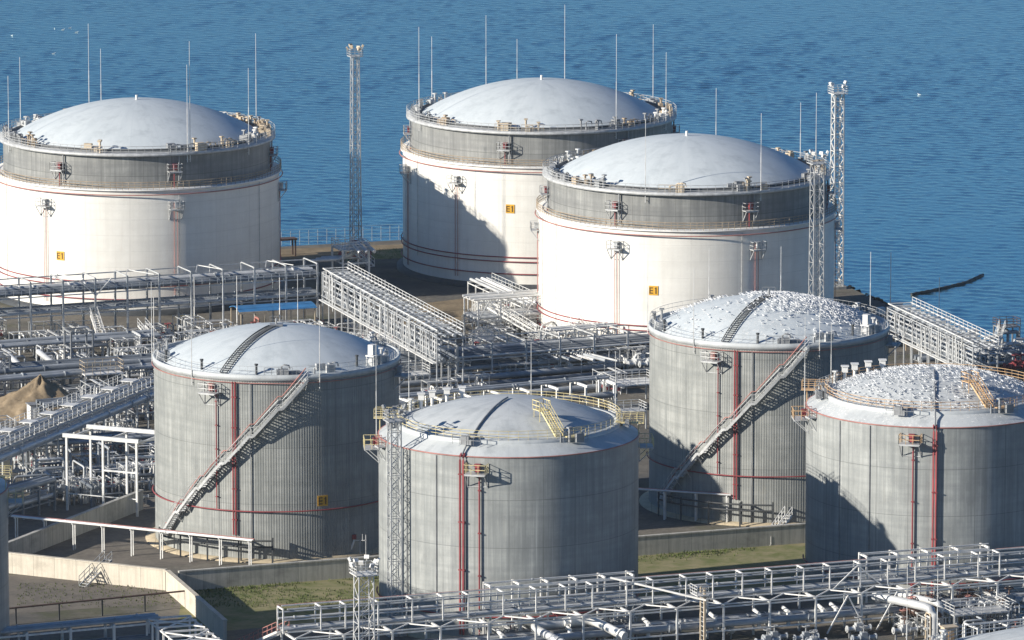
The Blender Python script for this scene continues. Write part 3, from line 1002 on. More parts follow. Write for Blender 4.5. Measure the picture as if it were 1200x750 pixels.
# ------------------------------------------------------------------ steelwork helpers
def rack(label, cat, p0, p1, width, levels, sp, group=None, mat='galv', post=.24, beam=.2, top=None, brace_every=0, side=1, foot=0.0, name='pipe_rack', longi=True, capital=0.0, xbrace=True):
    """pipe rack: portal frames with a beam per level, girders along both sides; p0-p1 is its near edge"""
    a, b = Vector((p0.x, p0.y, 0)), Vector((p1.x, p1.y, 0))
    d = b - a; L = d.length; rz = math.atan2(d.y, d.x)
    t = thing(name, label, cat, (a.x, a.y, 0), rz, group)
    n = max(1, round(L / sp))
    zt = top or levels[-1]
    fm = MB()
    for y in (0, side * width): fm.bar((0, y, foot), (0, y, zt), post)
    for z in levels: fm.bar((0, min(0, side * width) - capital, z - beam / 2), (0, max(0, side * width), z - beam / 2), beam * .9, beam)
    if top: fm.bar((0, min(0, side * width), top), (0, max(0, side * width), top), beam * .8)
    fr = fm.build('portal_frame', M[mat], t)
    for k in range(1, n + 1):
        c = fr.copy(); COL.objects.link(c); c.parent = t; c.location = (L * k / n, 0, 0)
    if longi:
        gm = {}
        for z in levels + ([top] if top else []):
            for y in (0, side * width):
                m_ = MB(); yy = y + (.02 if y > 0 else -.02)
                m_.bar((0, yy, z - beam * 1.15), (L, yy, z - beam * 1.15), beam * .55, beam * .8)
                m_.build('girder', M[mat], t)
    if brace_every:
        for k in range(0, n, brace_every):
            x0, x1 = L * k / n, L * (k + 1) / n
            m_ = MB(); z0 = levels[0]; z1 = zt if zt > levels[0] + .5 else levels[0]
            if xbrace and z1 > z0:
                xm = (x0 + x1) / 2
                m_.bar((x0, -.1, z0), (xm, -.1, z1), .12); m_.bar((xm, -.1, z1), (x1, -.1, z0), .12)
            else:
                m_.bar((x0, -.1, foot + .3), (x1, -.1, z0 - .2), .12)
            m_.build('brace', M[mat], t)
    t['L'] = L
    return t, L, rz, a


def on_rack(rk, x, y, z):
    t, L, rz, a = rk
    c, s_ = math.cos(rz), math.sin(rz)
    return Vector((a.x + x * c - y * s_, a.y + x * s_ + y * c, z))


def pipes_on(rk, items, label, group, x0=-.5, x1=None, flanges=True):
    """each pipe a thing of its own: (across, height, radius, material)"""
    t, L, rz, a = rk
    x1 = L + .5 if x1 is None else x1
    for (y, z, r, mt) in items:
        mb = MB(); mb.tube((0, 0, 0), (x1 - x0, 0, 0), r, 10)
        if flanges:
            q = random.Random(int(abs(y * 100 + z * 10)))
            for k in range(int((x1 - x0) / 9)):
                x = q.uniform(1, x1 - x0 - 1); mb.tube((x, 0, 0), (x + .14, 0, 0), r * 1.45, 10)
        o = mb.build('pipe', M[mt], None, on_rack(rk, x0, y, z + r + .01), rz)
        tag(o, label, 'pipe', group)


def stair(label, a, b, w=1.0, mat='galv', rail='galv', group=None, name='access_stair', legs=True):
    """straight stair between two points with handrails"""
    a, b = Vector(a), Vector(b)
    d = b - a; hd = math.hypot(d.x, d.y); rz = math.atan2(d.y, d.x)
    t = thing(name, label, 'stairs', a, rz, group)
    n = max(3, round(abs(d.z) / .25))
    mb = MB()
    for y in (-w / 2, w / 2): mb.bar((0, y, 0), (hd, y, d.z), .08, .26)
    mb.build('stringer', M[mat], t)
    mb = MB()
    for k in range(n + 1): mb.box((hd * k / n, 0, d.z * k / n), (.28, w, .05))
    mb.build('treads', M[mat], t)
    for y in (-w / 2 - .05, w / 2 + .05):
        mb = MB(); line_rail(mb, (0, y, .1), (hd, y, d.z + .1), 1.05, 1.0, .06); mb.build('handrail', M[rail], t)
    return t


def flood(mb, o, a, s_=.5):
    Fm = frame_at(a) @ Matrix.Rotation(rad(-25), 3, 'X')
    mb.box(Vector(o), (s_, s_ * .5, s_ * .8), M=Fm)
    mb.bar(Vector(o) - Vector((0, 0, s_ * .9)), o, .07)


def mast(label, p, h, w0, w1, mat='galv', head=True, nl=6, rz=.35, spike=0, flood_m='white', cage=True):
    kk = 1.0
    if mat == 'white_thick': mat, kk = 'galv_l', 1.9
    t = thing('lattice_mast', label, 'mast', (p.x, p.y, 0), rz)
    mb = MB(); n = int(h / 1.25)
    MB().box((0, 0, .15), (w0 + .8, w0 + .8, .5)).build('footing', M['conc'], t)
    cs = ((-1, -1), (1, -1), (1, 1), (-1, 1))
    for (sx, sy) in cs:
        mb.bar((sx * w0 / 2, sy * w0 / 2, .3), (sx * w1 / 2, sy * w1 / 2, h), .13 * (1 + (kk - 1) * .5))
    for k in range(n):
        z0, z1 = h * k / n, h * (k + 1) / n
        wa, wb = w0 + (w1 - w0) * k / n, w0 + (w1 - w0) * (k + 1) / n
        for i in range(4):
            (ax, ay), (bx, by) = cs[i], cs[(i + 1) % 4]
            if k % 2: ax, ay, bx, by = bx, by, ax, ay
            mb.bar((ax * wa / 2, ay * wa / 2, max(.3, z0)), (bx * wb / 2, by * wb / 2, z1), .07 * kk)
            if k % 2 == 0: mb.bar((ax * wb / 2, ay * wb / 2, z1), (bx * wb / 2, by * wb / 2, z1), .06 * kk)
    mb.build('lattice', M[mat], t)
    mb = MB()
    mb.bar((-.2, 0, .3), (-.2, 0, h), .05); mb.bar((.2, 0, .3), (.2, 0, h), .05)
    for k in range(int(h / .6)): mb.bar((-.2, 0, .5 + k * .6), (.2, 0, .5 + k * .6), .04)
    mb.build('ladder', M['galv_d'], t)
    if head:
        mb = MB(); W_ = w1 + .9
        mb.box((0, 0, h + .06), (W_, W_, .12))
        for (a, b) in (((-1, -1), (1, -1)), ((1, -1), (1, 1)), ((1, 1), (-1, 1)), ((-1, 1), (-1, -1))):
            line_rail(mb, (a[0] * W_ / 2, a[1] * W_ / 2, h + .1), (b[0] * W_ / 2, b[1] * W_ / 2, h + .1), 1.1, .7, .06, 2)
        mb.build('platform', M[mat], t)
        for k in range(nl):
            a = 360 * k / nl + 15
            mb = MB(); flood(mb, P(W_ * .62, a, h + 1.3 + .35 * (k % 2)), a, .55); mb.build('floodlight', M[flood_m], t)
    if spike:
        mb = MB(); mb.tube((0, 0, h), (0, 0, h + spike), .05, 5); mb.build('lightning_rod', M[mat], t)
    return t


mast('slim grey lattice mast rising alone against the water, left of centre', at(417, 312), 33.2, 1.5, 1.05, 'galv', True, 6, flood_m='tan')
mast('pale lattice mast behind the right side of the front white tank', at(980, 338), 30.2, 1.6, 1.4, 'white_thick', True, 4, flood_m='white')
mast('twin legged lattice mast standing between the front white tank and the gull dome', at(956, 422), 28.6, 1.7, 1.45, 'galv', True, 6)
mast('lattice mast touching the left side of the tank with yellow railing', at(463, 744), 25.2, 1.35, 1.2, 'galv', True, 5, flood_m='galv_d')
mast('short stout lattice mast ringed with white floodlights at the bottom', at(427, 800), 12.4, 1.9, 1.7, 'galv_l', True, 8)
for (px, py, h, lab) in ((1043, 400, 13.2, 'thin white lightning pole behind the pipe bridge at right'), (1100, 402, 9.7, 'thin white lightning pole standing by the dark shore rocks'),
                         (181, 455, 13, 'thin white pole rising just left of the bare white dome'), (228, 395, 9.0, 'grey post standing beside the long upper pipe rack'),
                         (278, 398, 9.5, 'white pole in front of the blue canopy, the left one'), (328, 396, 9.0, 'white pole in front of the blue canopy, the right one')):
    p = at(px, py)
    t = thing('lightning_pole', lab, 'pole', p, 0)
    MB().path([(0, 0, 0), (0, 0, h * .5)], .09, 6).build('pole', M['white'], t)
    MB().path([(0, 0, h * .5), (0, 0, h)], .05, 6).build('spike', M['white'], t)
    MB().box((0, 0, .12), (.6, .6, .3)).build('footing', M['conc'], t)

# ------------------------------------------------------------------ long upper rack on the left, in front of the lone white tank
r1 = rack('long two deck steel pipe rack running in front of the lone white tank', 'pipe rack', at(-40, 375, 4.7), at(372, 347, 4.7), 5.5, [4.7, 7.6], 4.9, mat='galv', post=.26, top=9.6)
pipes_on(r1, [(.5, 4.7, .22, 'pipe_l'), (1.2, 4.7, .28, 'pipe_g'), (2.1, 4.7, .3, 'pipe_g'), (3.0, 4.7, .3, 'pipe_d'), (4.1, 4.7, .35, 'pipe_g')], 'grey pipe lying on the lower deck of the long left pipe rack', 'pipes on the lower deck of the long left rack')
pipes_on(r1, [(.4, 7.6, .3, 'pipe_d'), (1.3, 7.6, .36, 'pipe_d'), (2.3, 7.6, .4, 'pipe_d'), (3.5, 7.6, .45, 'pipe_l'), (4.7, 7.6, .4, 'pipe_l')], 'pipe lying on the upper deck of the long left pipe rack', 'pipes on the upper deck of the long left rack')
mb = MB(); line_rail(mb, (0, -.15, 4.75), (r1[1], -.15, 4.75), 1.0, 1.6, .05); mb.build('deck_railing', M['galv'], r1[0])
mb = MB(); line_rail(mb, (0, -.12, 7.65), (r1[1], -.12, 7.65), .9, 1.2, .06); mb.build('deck_railing', M['galv_l'], r1[0])
for k in range(0, 10, 2):
    x = r1[1] * (k + .5) / 10
    mb = MB(); mb.bar((x, 0, 9.6), (x + 2.2, 5.5, 9.6), .1); mb.bar((x + 4.4, 0, 9.6), (x + 2.2, 5.5, 9.6), .1); mb.build('top_brace', M['galv_l'], r1[0])
mb = MB(); x = r1[1] * .32
mb.bar((x, -.15, 9.4), (x + 2.4, -.15, 7.0), .14); mb.bar((x + 4.8, -.15, 9.4), (x + 2.4, -.15, 7.0), .14); mb.build('brace', M['galv_l'], r1[0])

# perpendicular bridges of stacked pipes
def bridge(label, p0, p1, width, z0, z1, grp, npipe, sp=3.4):
    rk = rack(label, 'pipe rack', p0, p1, width, [z0, z1], sp, mat='galv', post=.17, beam=.16, side=1, foot=0, name='pipe_bridge')
    t, L, rz, a = rk
    items = []
    for k in range(npipe):
        items.append((.35, z0 + .05 + (z1 - z0 - .9) * k / (npipe - 1), .13, 'pipe_l' if k % 2 else 'pipe_g'))
    for k in range(3): items.append((1.2 + k * 1.2, z1 - .5, .15 + .08 * (k % 2), ['pipe_g', 'pipe_l'][k % 2]))
    for k in range(3): items.append((.9 + k * 1.0, z0 + .02, .28, 'pipe_d'))
    pipes_on(rk, items, 'pale jacketed pipe laid along the ' + grp, 'pipes on the ' + grp)
    mb = MB()
    for k in range(int(L / 2.0)): mb.bar((k * 2.0 + .4, .1, z1 + .55), (k * 2.0 + .4, width - .1, z1 + .55), .11)
    for y in (.1, width - .1): mb.bar((0, y, z1 + .5), (L, y, z1 + .5), .13, .16)
    mb.build('top_ladder', M['galv_l'], t)
    mb = MB(); line_rail(mb, (0, width + .15, z1), (L, width + .15, z1), 1.3, 1.7, .07, 2); mb.build('side_railing', M['galv_l'], t)
    q = random.Random(int(L * 10)); mb = MB()
    for k in range(int(L / 1.3)):
        x = q.uniform(.3, L - .3); w = q.uniform(.04, .09); za, zb = q.uniform(z0 - 1.5, z0 + 1), q.uniform(z1 - .8, z1 + .9)
        mb.path([(x, -.2, za), (x, -.2, zb - .2), (x + q.uniform(-.3, .3), q.uniform(.3, 1.8), zb)], w, 5)
    mb.path([(0, -.2, z0 + .4), (L, -.2, z0 + .4)], .06, 5)
    mb.build('conduits', M['galv'], t)
    mb = MB()
    for k in range(int(L / 6.8)):
        x = k * 6.8; mb.bar((x, -.1, z0), (x + 3.4, -.1, z1), .1); mb.bar((x + 3.4, -.1, z1), (min(L, x + 6.8), -.1, z0), .1)
    mb.build('brace', M['galv'], t)
    mb = MB(); mb.bar((0, -.35, z0 - .25), (L, -.35, z0 - .25), .5, .12); mb.build('cable_tray', M['galv_l'], t)
    return rk


b1 = bridge('pale pipe bridge of stacked pipes sloping past the bare white dome towards the yard', at(378, 349, 5.3), at(512, 424, 5.3), 3.8, 5.3, 9.2, 'pale bridge left of centre', 5)
b2 = bridge('pale pipe bridge of stacked pipes running out to the shore beside the gull domes', at(1040, 388, 5.3), at(1140, 436, 5.3), 3.6, 5.3, 8.8, 'pale bridge at the right', 5)
# portal tower at the upper end of the bridge
p = at(402, 352)
t = thing('junction_tower', 'steel junction tower with bent pipes where the long rack meets the pale bridge', 'steel tower', p, AX)
for (x, y) in ((0, 0), (4.2, 0), (0, 5), (4.2, 5)): MB().bar((x, y, 0), (x, y, 7.7), .26).build('post', M['galv_l'], t)
mb = MB()
for z in (3.4, 5.6, 7.6):
    for (q, w) in (((0, 0), (4.2, 0)), ((0, 5), (4.2, 5)), ((0, 0), (0, 5)), ((4.2, 0), (4.2, 5))): mb.bar((*q, z), (*w, z), .2)
mb.build('frame_beams', M['galv_l'], t)
mb = MB(); mb.box((2.1, 2.5, 7.68), (4.4, 5.2, .1)); 
for (q, w) in (((-.1, -.1), (4.3, -.1)), ((-.1, 5.1), (4.3, 5.1)), ((-.1, -.1), (-.1, 5.1)), ((4.3, -.1), (4.3, 5.1))): line_rail(mb, (*q, 7.7), (*w, 7.7), 1.2, 1.0, .07, 2)
mb.build('top_platform', M['galv_l'], t)
for k in range(3):
    mb = MB(); x = .7 + k * 1.2
    mb.path([(x - 5.5, 1 + k, 6.2), (x - 1, 1 + k, 6.2), (x, 1 + k, 6.8), (x + .2, 1 + k, 8.0), (x + .9, .4 + k, 8.6), (x + 1.6, -1.2, 7.4)], .28, 8)
    tag(mb.build('bent_pipe', M['pipe_l'], None, p, AX), 'bent pale pipe rising through the junction tower', 'pipe', 'bent pipes in the junction tower')
stair('narrow pale stair climbing the far side of the junction tower', at(436, 336, 0) + Vector((0, 0, 3.2)), at(408, 330, 0) + Vector((0, 0, 5.6)), .9, 'galv_l', 'galv_l')

# ------------------------------------------------------------------ middle yard: pipe bundles in front of the white tanks
r3 = rack('low wide rack of dark pipes below the front white tank', 'pipe rack', at(455, 428, 3.2), at(775, 402, 3.2), 6.5, [1.4, 3.2], 5.2, mat='galv', post=.22, top=5.2, longi=True)
pipes_on(r3, [(.5, 1.4, .3, 'pipe_g'), (1.4, 1.4, .35, 'pipe_d'), (2.6, 1.4, .4, 'pipe_d'), (3.9, 1.4, .42, 'pipe_d'), (5.3, 1.4, .42, 'pipe_d')], 'dark pipe on the lower tier of the low wide rack', 'pipes on the low wide rack, lower tier')
pipes_on(r3, [(.4, 3.2, .16, 'pipe_l'), (1.0, 3.2, .26, 'pipe_d'), (1.9, 3.2, .34, 'pipe_d'), (3.0, 3.2, .4, 'pipe_d'), (4.3, 3.2, .36, 'pipe_g'), (5.5, 3.2, .3, 'pipe_l')], 'pipe on the upper tier of the low wide rack', 'pipes on the low wide rack, upper tier')
r4 = rack('pipe rack with short white cross heads just behind the yellow roof railing', 'pipe rack', at(482, 470, 4.2), at(720, 448, 4.2), 4.4, [2.0, 4.2], 4.4, mat='white', post=.26, beam=.3, capital=.6, longi=False)
pipes_on(r4, [(.3, 2.0, .3, 'pipe_d'), (1.1, 2.0, .34, 'pipe_g'), (1.9, 2.0, .3, 'pipe_d')], 'dark pipe on the rack with white cross heads', 'pipes on the rack with white cross heads')
pipes_on(r4, [(2.6, 4.2, .2, 'pipe_g'), (3.6, 4.2, .24, 'pipe_g')], 'grey pipe across the white cross heads', 'pipes across the white cross heads')
# ground level runs between the racks
for i, (a, b, r_, mt, lab) in enumerate(((at(455, 452, .6), at(770, 424, .6), .45, 'pipe_g', 'fat grey ground pipe nearest the low wide rack'), (at(455, 460, .6), at(770, 433, .6), .4, 'pipe_d', 'fat dark ground pipe between the racks'),
                                        (at(455, 474, .6), at(765, 448, .6), .45, 'pipe_g', 'fat grey ground pipe nearest the white cross heads'))):
    mb = MB(); mb.tube((0, 0, 0), b - a, r_, 10)
    o = mb.build('pipe', M[mt], None, a); tag(o, lab, 'pipe', 'ground pipes behind the yellow railed tank')


def steel_platform(label, p, lx, ly, h, rz=AX, mat='galv', rail='galv_l', deck='galv', group=None, name='service_platform', railh=1.1, legs=True):
    t = thing(name, label, 'platform', p, rz, group)
    MB().box((lx / 2, ly / 2, h), (lx, ly, .14)).build('deck', M[deck], t)
    for x in (.1, lx - .1):
        for y in (.1, ly - .1):
            MB().bar((x, y, 0), (x, y, h - .07), .18).build('leg', M[mat], t)
    mb = MB()
    for (q, w) in (((0, 0), (lx, 0)), ((lx, 0), (lx, ly)), ((lx, ly), (0, ly)), ((0, ly), (0, 0))): line_rail(mb, (*q, h + .07), (*w, h + .07), railh, 1.1, .06, 2)
    mb.build('railing', M[rail], t)
    return t


steel_platform('pale square deck with small hoods left of the white cross heads', at(468, 468), 4.6, 3.2, 3.2, deck='galv_l')
steel_platform('flat grey roofed shelter right of the white cross heads', at(722, 478), 6.5, 5, 3.0, deck='galv_l', name='pipe_shelter')
steel_platform('railed steel platform in the gap between two grey tanks', at(722, 505), 4.5, 3, 2.4)
steel_platform('railed platform with grid railing left of the bare dome, above the diagonal rack', at(100, 470), 5.6, 2.6, 3.6, rail='tan', deck='white', railh=1.7)

# stairs and frames in front of the front white tank
stair('long inclined walkway rising towards the shaded white tank', at(548, 387) + Vector((0, 0, 1)), at(594, 356) + Vector((0, 0, 2.2)), 1.6, 'galv_l', 'galv_l')
stair('long handrailed stair descending to the right below the front white tank', at(575, 398) + Vector((0, 0, 4.8)), at(632, 410) + Vector((0, 0, 2.0)), 1.2, 'galv_l', 'galv_l')
stair('pale stair beside the grey vertical vessel, lower right', at(706, 416) + Vector((0, 0, 3.6)), at(744, 424) + Vector((0, 0, .2)), 1.3, 'galv_l', 'galv_l')
stair('pale stair flanked by stacked pipes at the foot of the front white tank', at(672, 414) + Vector((0, 0, 4.6)), at(700, 422) + Vector((0, 0, .4)), 1.6, 'galv_l', 'galv_l')
stair('short bright stair under the long left rack', at(110, 402) + Vector((0, 0, 4.2)), at(123, 412) + Vector((0, 0, .2)), 1.0, 'white', 'white')
stair('pale sloped pipe stair reaching the pole left of the bare dome', at(166, 402) + Vector((0, 0, 2.6)), at(190, 415) + Vector((0, 0, .6)), 1.1, 'galv_l', 'galv_l')

t = thing('vertical_vessel', 'grey upright vessel with rounded top before the front white tank', 'vessel', at(697, 410), AX)
MB().lathe([(.85, .5), (.85, 4.0), (.75, 4.5), (.45, 4.85), (.001, 4.95)], 24).build('shell', M['pipe_g'], t)
mb = MB(); mb.tube((0, 0, 4.9), (0, 0, 5.3), .12, 8); mb.path([(.8, 0, 1.2), (1.6, 0, 1.2), (1.7, 0, .6), (1.7, 0, 0)], .14, 8); mb.build('nozzle', M['pipe_g'], t)
for a in (0, 120, 240): MB().bar(P(.7, a, 0), P(.7, a, .8), .16).build('leg', M['galv_d'], t)


def valve_set(label, p, rz, mt, wheel, group, sc=1.0, seed=0):
    rnd = random.Random(seed)
    t = thing('valve_station', label, 'valve', p, rz, group)
    mb = MB(); z = .9 * sc
    mb.tube((-1.3 * sc, 0, z), (1.3 * sc, 0, z), .22 * sc, 8)
    for x in (-.45, .45, -1.2, 1.2): mb.tube((x * sc, 0, z), ((x + .1) * sc, 0, z), .36 * sc, 10)
    mb.box((0, 0, z + .15 * sc), (.6 * sc, .55 * sc, .8 * sc))
    mb.build('valve_body', M[mt], t)
    mb = MB(); mb.tube((0, 0, z + .4 * sc), (0, 0, z + 1.15 * sc), .07 * sc, 6)
    mb.path([(.38 * sc * math.cos(2 * PI * k / 10), .38 * sc * math.sin(2 * PI * k / 10), z + 1.1 * sc) for k in range(10)], .05 * sc, 5, closed=True)
    mb.bar((-.36 * sc, 0, z + 1.1 * sc), (.36 * sc, 0, z + 1.1 * sc), .05 * sc); mb.build('handwheel', M[wheel], t)
    mb = MB()
    for x in (-.9, .9): mb.bar((x * sc, 0, -p.z), (x * sc, 0, z - .2 * sc), .16 * sc)
    mb.bar((-.9 * sc, 0, .3 * sc), (.9 * sc, 0, .3 * sc), .1 * sc)
    mb.build('support', M['galv_d'], t)
    return t


def pipe_loop(label, p, rz, w, h, r_, mt, group, drop=1.2):
    mb = MB(); k = .35
    mb.path([(0, 0, 0), (0, 0, h - k), (k * .3, 0, h - k * .3), (k, 0, h), (w - k, 0, h), (w - k * .3, 0, h - k * .3), (w, 0, h - k), (w, 0, 0)], r_, 8)
    for x in (0, w): mb.tube((x, 0, h * .45), (x, 0, h * .45 + .12), r_ * 1.5, 10)
    o = mb.build('pipe_loop', M[mt], None, p, rz)
    return tag(o, label, 'pipe', group)


# clutter at the foot of the front white tank
rn = random.Random(77)
ZC = [(548, 640, 402, 432), (640, 768, 408, 436)]
for i in range(26):
    z = ZC[i % 2]; p = at(rn.uniform(z[0], z[1]), rn.uniform(z[2], z[3]))
    valve_set('grey valve with handwheel in the thicket of pipes below the front white tank', p, AX + rn.choice((0, PI / 2)), rn.choice(('pipe_l', 'galv_l', 'pipe_g')), rn.choice(('galv_d', 'red', 'galv_l')), 'valves below the front white tank', rn.uniform(1.0, 1.6), i)
for i in range(22):
    z = ZC[i % 2]; p = at(rn.uniform(z[0], z[1]), rn.uniform(z[2] - 4, z[3]))
    pipe_loop('pale goalpost shaped pipe loop below the front white tank', p, AX + rn.choice((0, PI / 2, PI / 4)), rn.uniform(1.8, 4.5), rn.uniform(1.8, 4.2), rn.uniform(.12, .26), rn.choice(('pipe_l', 'galv_l', 'white', 'pipe_g')), 'pipe loops below the front white tank')
for i, (px, py, lx, ly, h) in enumerate(((556, 424, 3, 2.4, 3.0), (600, 400, 3.6, 2.6, 2.4), (648, 420, 3.2, 2.2, 3.4), (676, 426, 3.0, 2.6, 4.2), (736, 424, 3.4, 2.2, 2.6), (618, 388, 4, 2.4, 2.6))):
    steel_platform('small railed valve platform below the front white tank', at(px, py), lx, ly, h, mat='galv_l', group='valve platforms below the front white tank')
for i, (px, py) in enumerate(((553, 430), (561, 431), (568, 429), (622, 428), (634, 426), (648, 425))):
    valve_set('red fire valve in the pipes between the pale bridge and the front white tank', at(px, py) + Vector((0, 0, .4)), AX + (PI / 2) * (i % 2), 'red', 'red', 'red fire valves', 1.25, i)

# long inclined pipe runs fanning out to the white tank
for i in range(7):
    a = at(575 + i * 12, 392 + i * 2, 2.6); b = at(640 + i * 14, 420 + i * .5, 2.4)
    mb = MB(); mb.tube((0, 0, 0), b - a, .16 + .04 * (i % 3), 8)
    for u in (.2, .5, .8):
        q = (b - a) * u; mb.bar(q - Vector((0, 0, 2.4)), q, .12)
    tag(mb.build('pipe', M[('pipe_l', 'white', 'pipe_g')[i % 3]], None, a), '%s pale pipe of seven fanning out on short posts towards the front white tank' % ('first', 'second', 'third', 'fourth', 'fifth', 'sixth', 'last')[i], 'pipes fanning out to the front white tank')

# blue canopy
t = thing('canopy', 'low shed with a bright blue sheet roof under the end of the long left rack', 'canopy', at(281, 399), AX)
mb = MB(); n = 12
vs = []; 
for k in range(n + 1):
    y = 5.0 * k / n; z = 4.2 + .5 * math.sin(PI * k / n)
    vs += [(0, y, z), (12.0, y, z), (0, y, z - .08), (12.0, y, z - .08)]
fs = []
for k in range(n):
    o = k * 4; fs += [(o, o + 1, o + 5, o + 4), (o + 2, o + 6, o + 7, o + 3), (o, o + 4, o + 6, o + 2), (o + 1, o + 3, o + 7, o + 5)]
fs += [(0, 2, 3, 1), (n * 4, n * 4 + 1, n * 4 + 3, n * 4 + 2)]
mb.add(vs, fs, False); mb.build('roof', M['blue'], t)
for x in (.3, 4, 8, 11.7):
    for y in (.15, 4.85): MB().bar((x, y, 0), (x, y, 4.15), .16).build('post', M['tan'], t)
MB().box((2, -.15, 4.05), (4.5, .12, .3)).build('fascia', M['tan'], t)

# clutter between the long left rack and the bare dome
for i in range(16):
    p = at(rn.uniform(190, 470), rn.uniform(392, 404) + (20 if rn.random() < .2 else 0))
    valve_set('small valve among the pipework behind the bare white dome', p, AX + rn.choice((0, PI / 2)), rn.choice(('pipe_l', 'pipe_g', 'redpale')), rn.choice(('red', 'galv_d')), 'valves behind the bare white dome', rn.uniform(.9, 1.4), i + 50)
for i in range(14):
    p = at(rn.uniform(130, 400), rn.uniform(390, 412))
    pipe_loop('thin pipe loop behind the bare white dome', p, AX + rn.choice((0, PI / 2)), rn.uniform(1.5, 4), rn.uniform(1.2, 2.8), rn.uniform(.09, .2), rn.choice(('pipe_l', 'tan', 'redpale', 'pipe_g')), 'pipe loops behind the bare white dome')
for i in range(12):
    p = at(480 + i * 9 + rn.uniform(-3, 3), 432 + rn.uniform(-6, 8))
    pipe_loop('thin bent pipe under the foot of the pale bridge', p, AX + rn.choice((0, PI / 2)), rn.uniform(1.2, 3), rn.uniform(1.8, 3.8), rn.uniform(.08, .17), rn.choice(('pipe_l', 'galv_l', 'white')), 'bent pipes under the pale bridge')

# ------------------------------------------------------------------ left process area
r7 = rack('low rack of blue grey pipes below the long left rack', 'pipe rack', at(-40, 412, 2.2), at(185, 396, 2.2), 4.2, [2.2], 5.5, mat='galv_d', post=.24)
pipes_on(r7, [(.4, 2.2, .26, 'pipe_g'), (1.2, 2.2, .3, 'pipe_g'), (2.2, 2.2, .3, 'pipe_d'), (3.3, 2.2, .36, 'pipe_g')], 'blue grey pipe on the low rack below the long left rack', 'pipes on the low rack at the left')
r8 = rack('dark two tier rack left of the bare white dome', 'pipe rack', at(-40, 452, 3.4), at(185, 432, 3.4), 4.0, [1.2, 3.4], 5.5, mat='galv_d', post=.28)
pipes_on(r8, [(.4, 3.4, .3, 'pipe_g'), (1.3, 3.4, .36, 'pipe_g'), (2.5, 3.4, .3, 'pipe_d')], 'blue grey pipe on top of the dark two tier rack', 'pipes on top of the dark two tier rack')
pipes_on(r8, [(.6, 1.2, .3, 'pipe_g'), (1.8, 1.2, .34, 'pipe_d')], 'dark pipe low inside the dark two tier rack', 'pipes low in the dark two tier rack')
for i, (a, b) in enumerate(((at(12, 418, 4.4), at(32, 436, 3.0)), (at(45, 412, 4.4), at(78, 438, 3.0)), (at(18, 440, 3.0), at(80, 437, 3.0)))):
    mb = MB(); mb.tube((0, 0, 0), b - a, .42, 10); mb.tube((b - a) * .98, (b - a), .6, 10)
    for u in (.15, .85): q = (b - a) * u; mb.bar(q - Vector((0, 0, a.z + (b.z - a.z) * u)), q, .24)
    tag(mb.build('pipe', M['pipe_l' if i < 2 else 'pipe_g'], None, a), ('fat pale pipe slanting down towards the sand heap, the left one', 'fat pale pipe slanting down towards the sand heap, the right one', 'fat level pipe just above the sand heap')[i], 'pipe')
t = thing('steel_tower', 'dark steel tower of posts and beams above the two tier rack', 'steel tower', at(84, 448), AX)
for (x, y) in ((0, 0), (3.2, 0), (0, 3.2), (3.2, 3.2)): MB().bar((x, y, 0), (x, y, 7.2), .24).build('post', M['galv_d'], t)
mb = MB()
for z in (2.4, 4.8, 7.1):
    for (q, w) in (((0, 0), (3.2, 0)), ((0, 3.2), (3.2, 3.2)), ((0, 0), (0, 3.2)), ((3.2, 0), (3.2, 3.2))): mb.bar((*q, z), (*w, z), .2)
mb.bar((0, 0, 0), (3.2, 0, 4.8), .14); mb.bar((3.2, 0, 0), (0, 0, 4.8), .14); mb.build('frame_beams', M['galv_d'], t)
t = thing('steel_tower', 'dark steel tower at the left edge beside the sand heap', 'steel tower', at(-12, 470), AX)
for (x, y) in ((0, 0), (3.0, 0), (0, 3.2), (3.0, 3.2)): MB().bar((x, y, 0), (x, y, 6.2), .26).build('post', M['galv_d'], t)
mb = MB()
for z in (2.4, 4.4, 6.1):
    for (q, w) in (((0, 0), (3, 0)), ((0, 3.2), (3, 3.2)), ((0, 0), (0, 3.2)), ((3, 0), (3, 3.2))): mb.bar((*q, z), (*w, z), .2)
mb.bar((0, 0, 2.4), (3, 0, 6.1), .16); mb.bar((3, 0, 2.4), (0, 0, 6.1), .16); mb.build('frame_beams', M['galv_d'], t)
for i in range(16):
    p = at(rn.uniform(-5, 175), rn.uniform(408, 470))
    pipe_loop('dark pipe loop in the shaded pipework left of the bare dome', p, AX + rn.choice((0, PI / 2)), rn.uniform(1.5, 4), rn.uniform(1.2, 3.4), rn.uniform(.1, .24), rn.choice(('pipe_g', 'pipe_d', 'pipe_l')), 'pipe loops left of the bare dome')

# sand heap: a lumpy cone
mb = MB(); vs = []; rings, seg = 16, 40
rs_ = random.Random(3); lob = [(rs_.uniform(.04, .12), rs_.randint(2, 9), rs_.uniform(0, 6)) for _ in range(6)]
for i in range(rings + 1):
    for k in range(seg):
        u = i / rings; a = 2 * PI * k / seg
        w = 1 + sum(q * math.sin(n_2 * a + ph) for q, n_2, ph in lob)
        r = 7.0 * u * w
        z = 5.0 * (1 - u) ** .95 * (1 + .06 * math.sin(5 * a + 9 * u)) - (.05 if i == rings else 0)
        vs.append((r * math.cos(a) * 1.1 + .5 * (1 - u), r * math.sin(a) * .9, z + rs_.uniform(-.2, .2) * (i < rings)))
fs = [(i * seg + k, (i + 1) * seg + k, (i + 1) * seg + (k + 1) % seg, i * seg + (k + 1) % seg) for i in range(rings) for k in range(seg)]
mb.add(vs, fs, True)
tag(mb.build('sand_heap', M['sand'], None, at(44, 484), .3), 'heap of tan sand behind the diagonal pipe rack', 'sand heap')

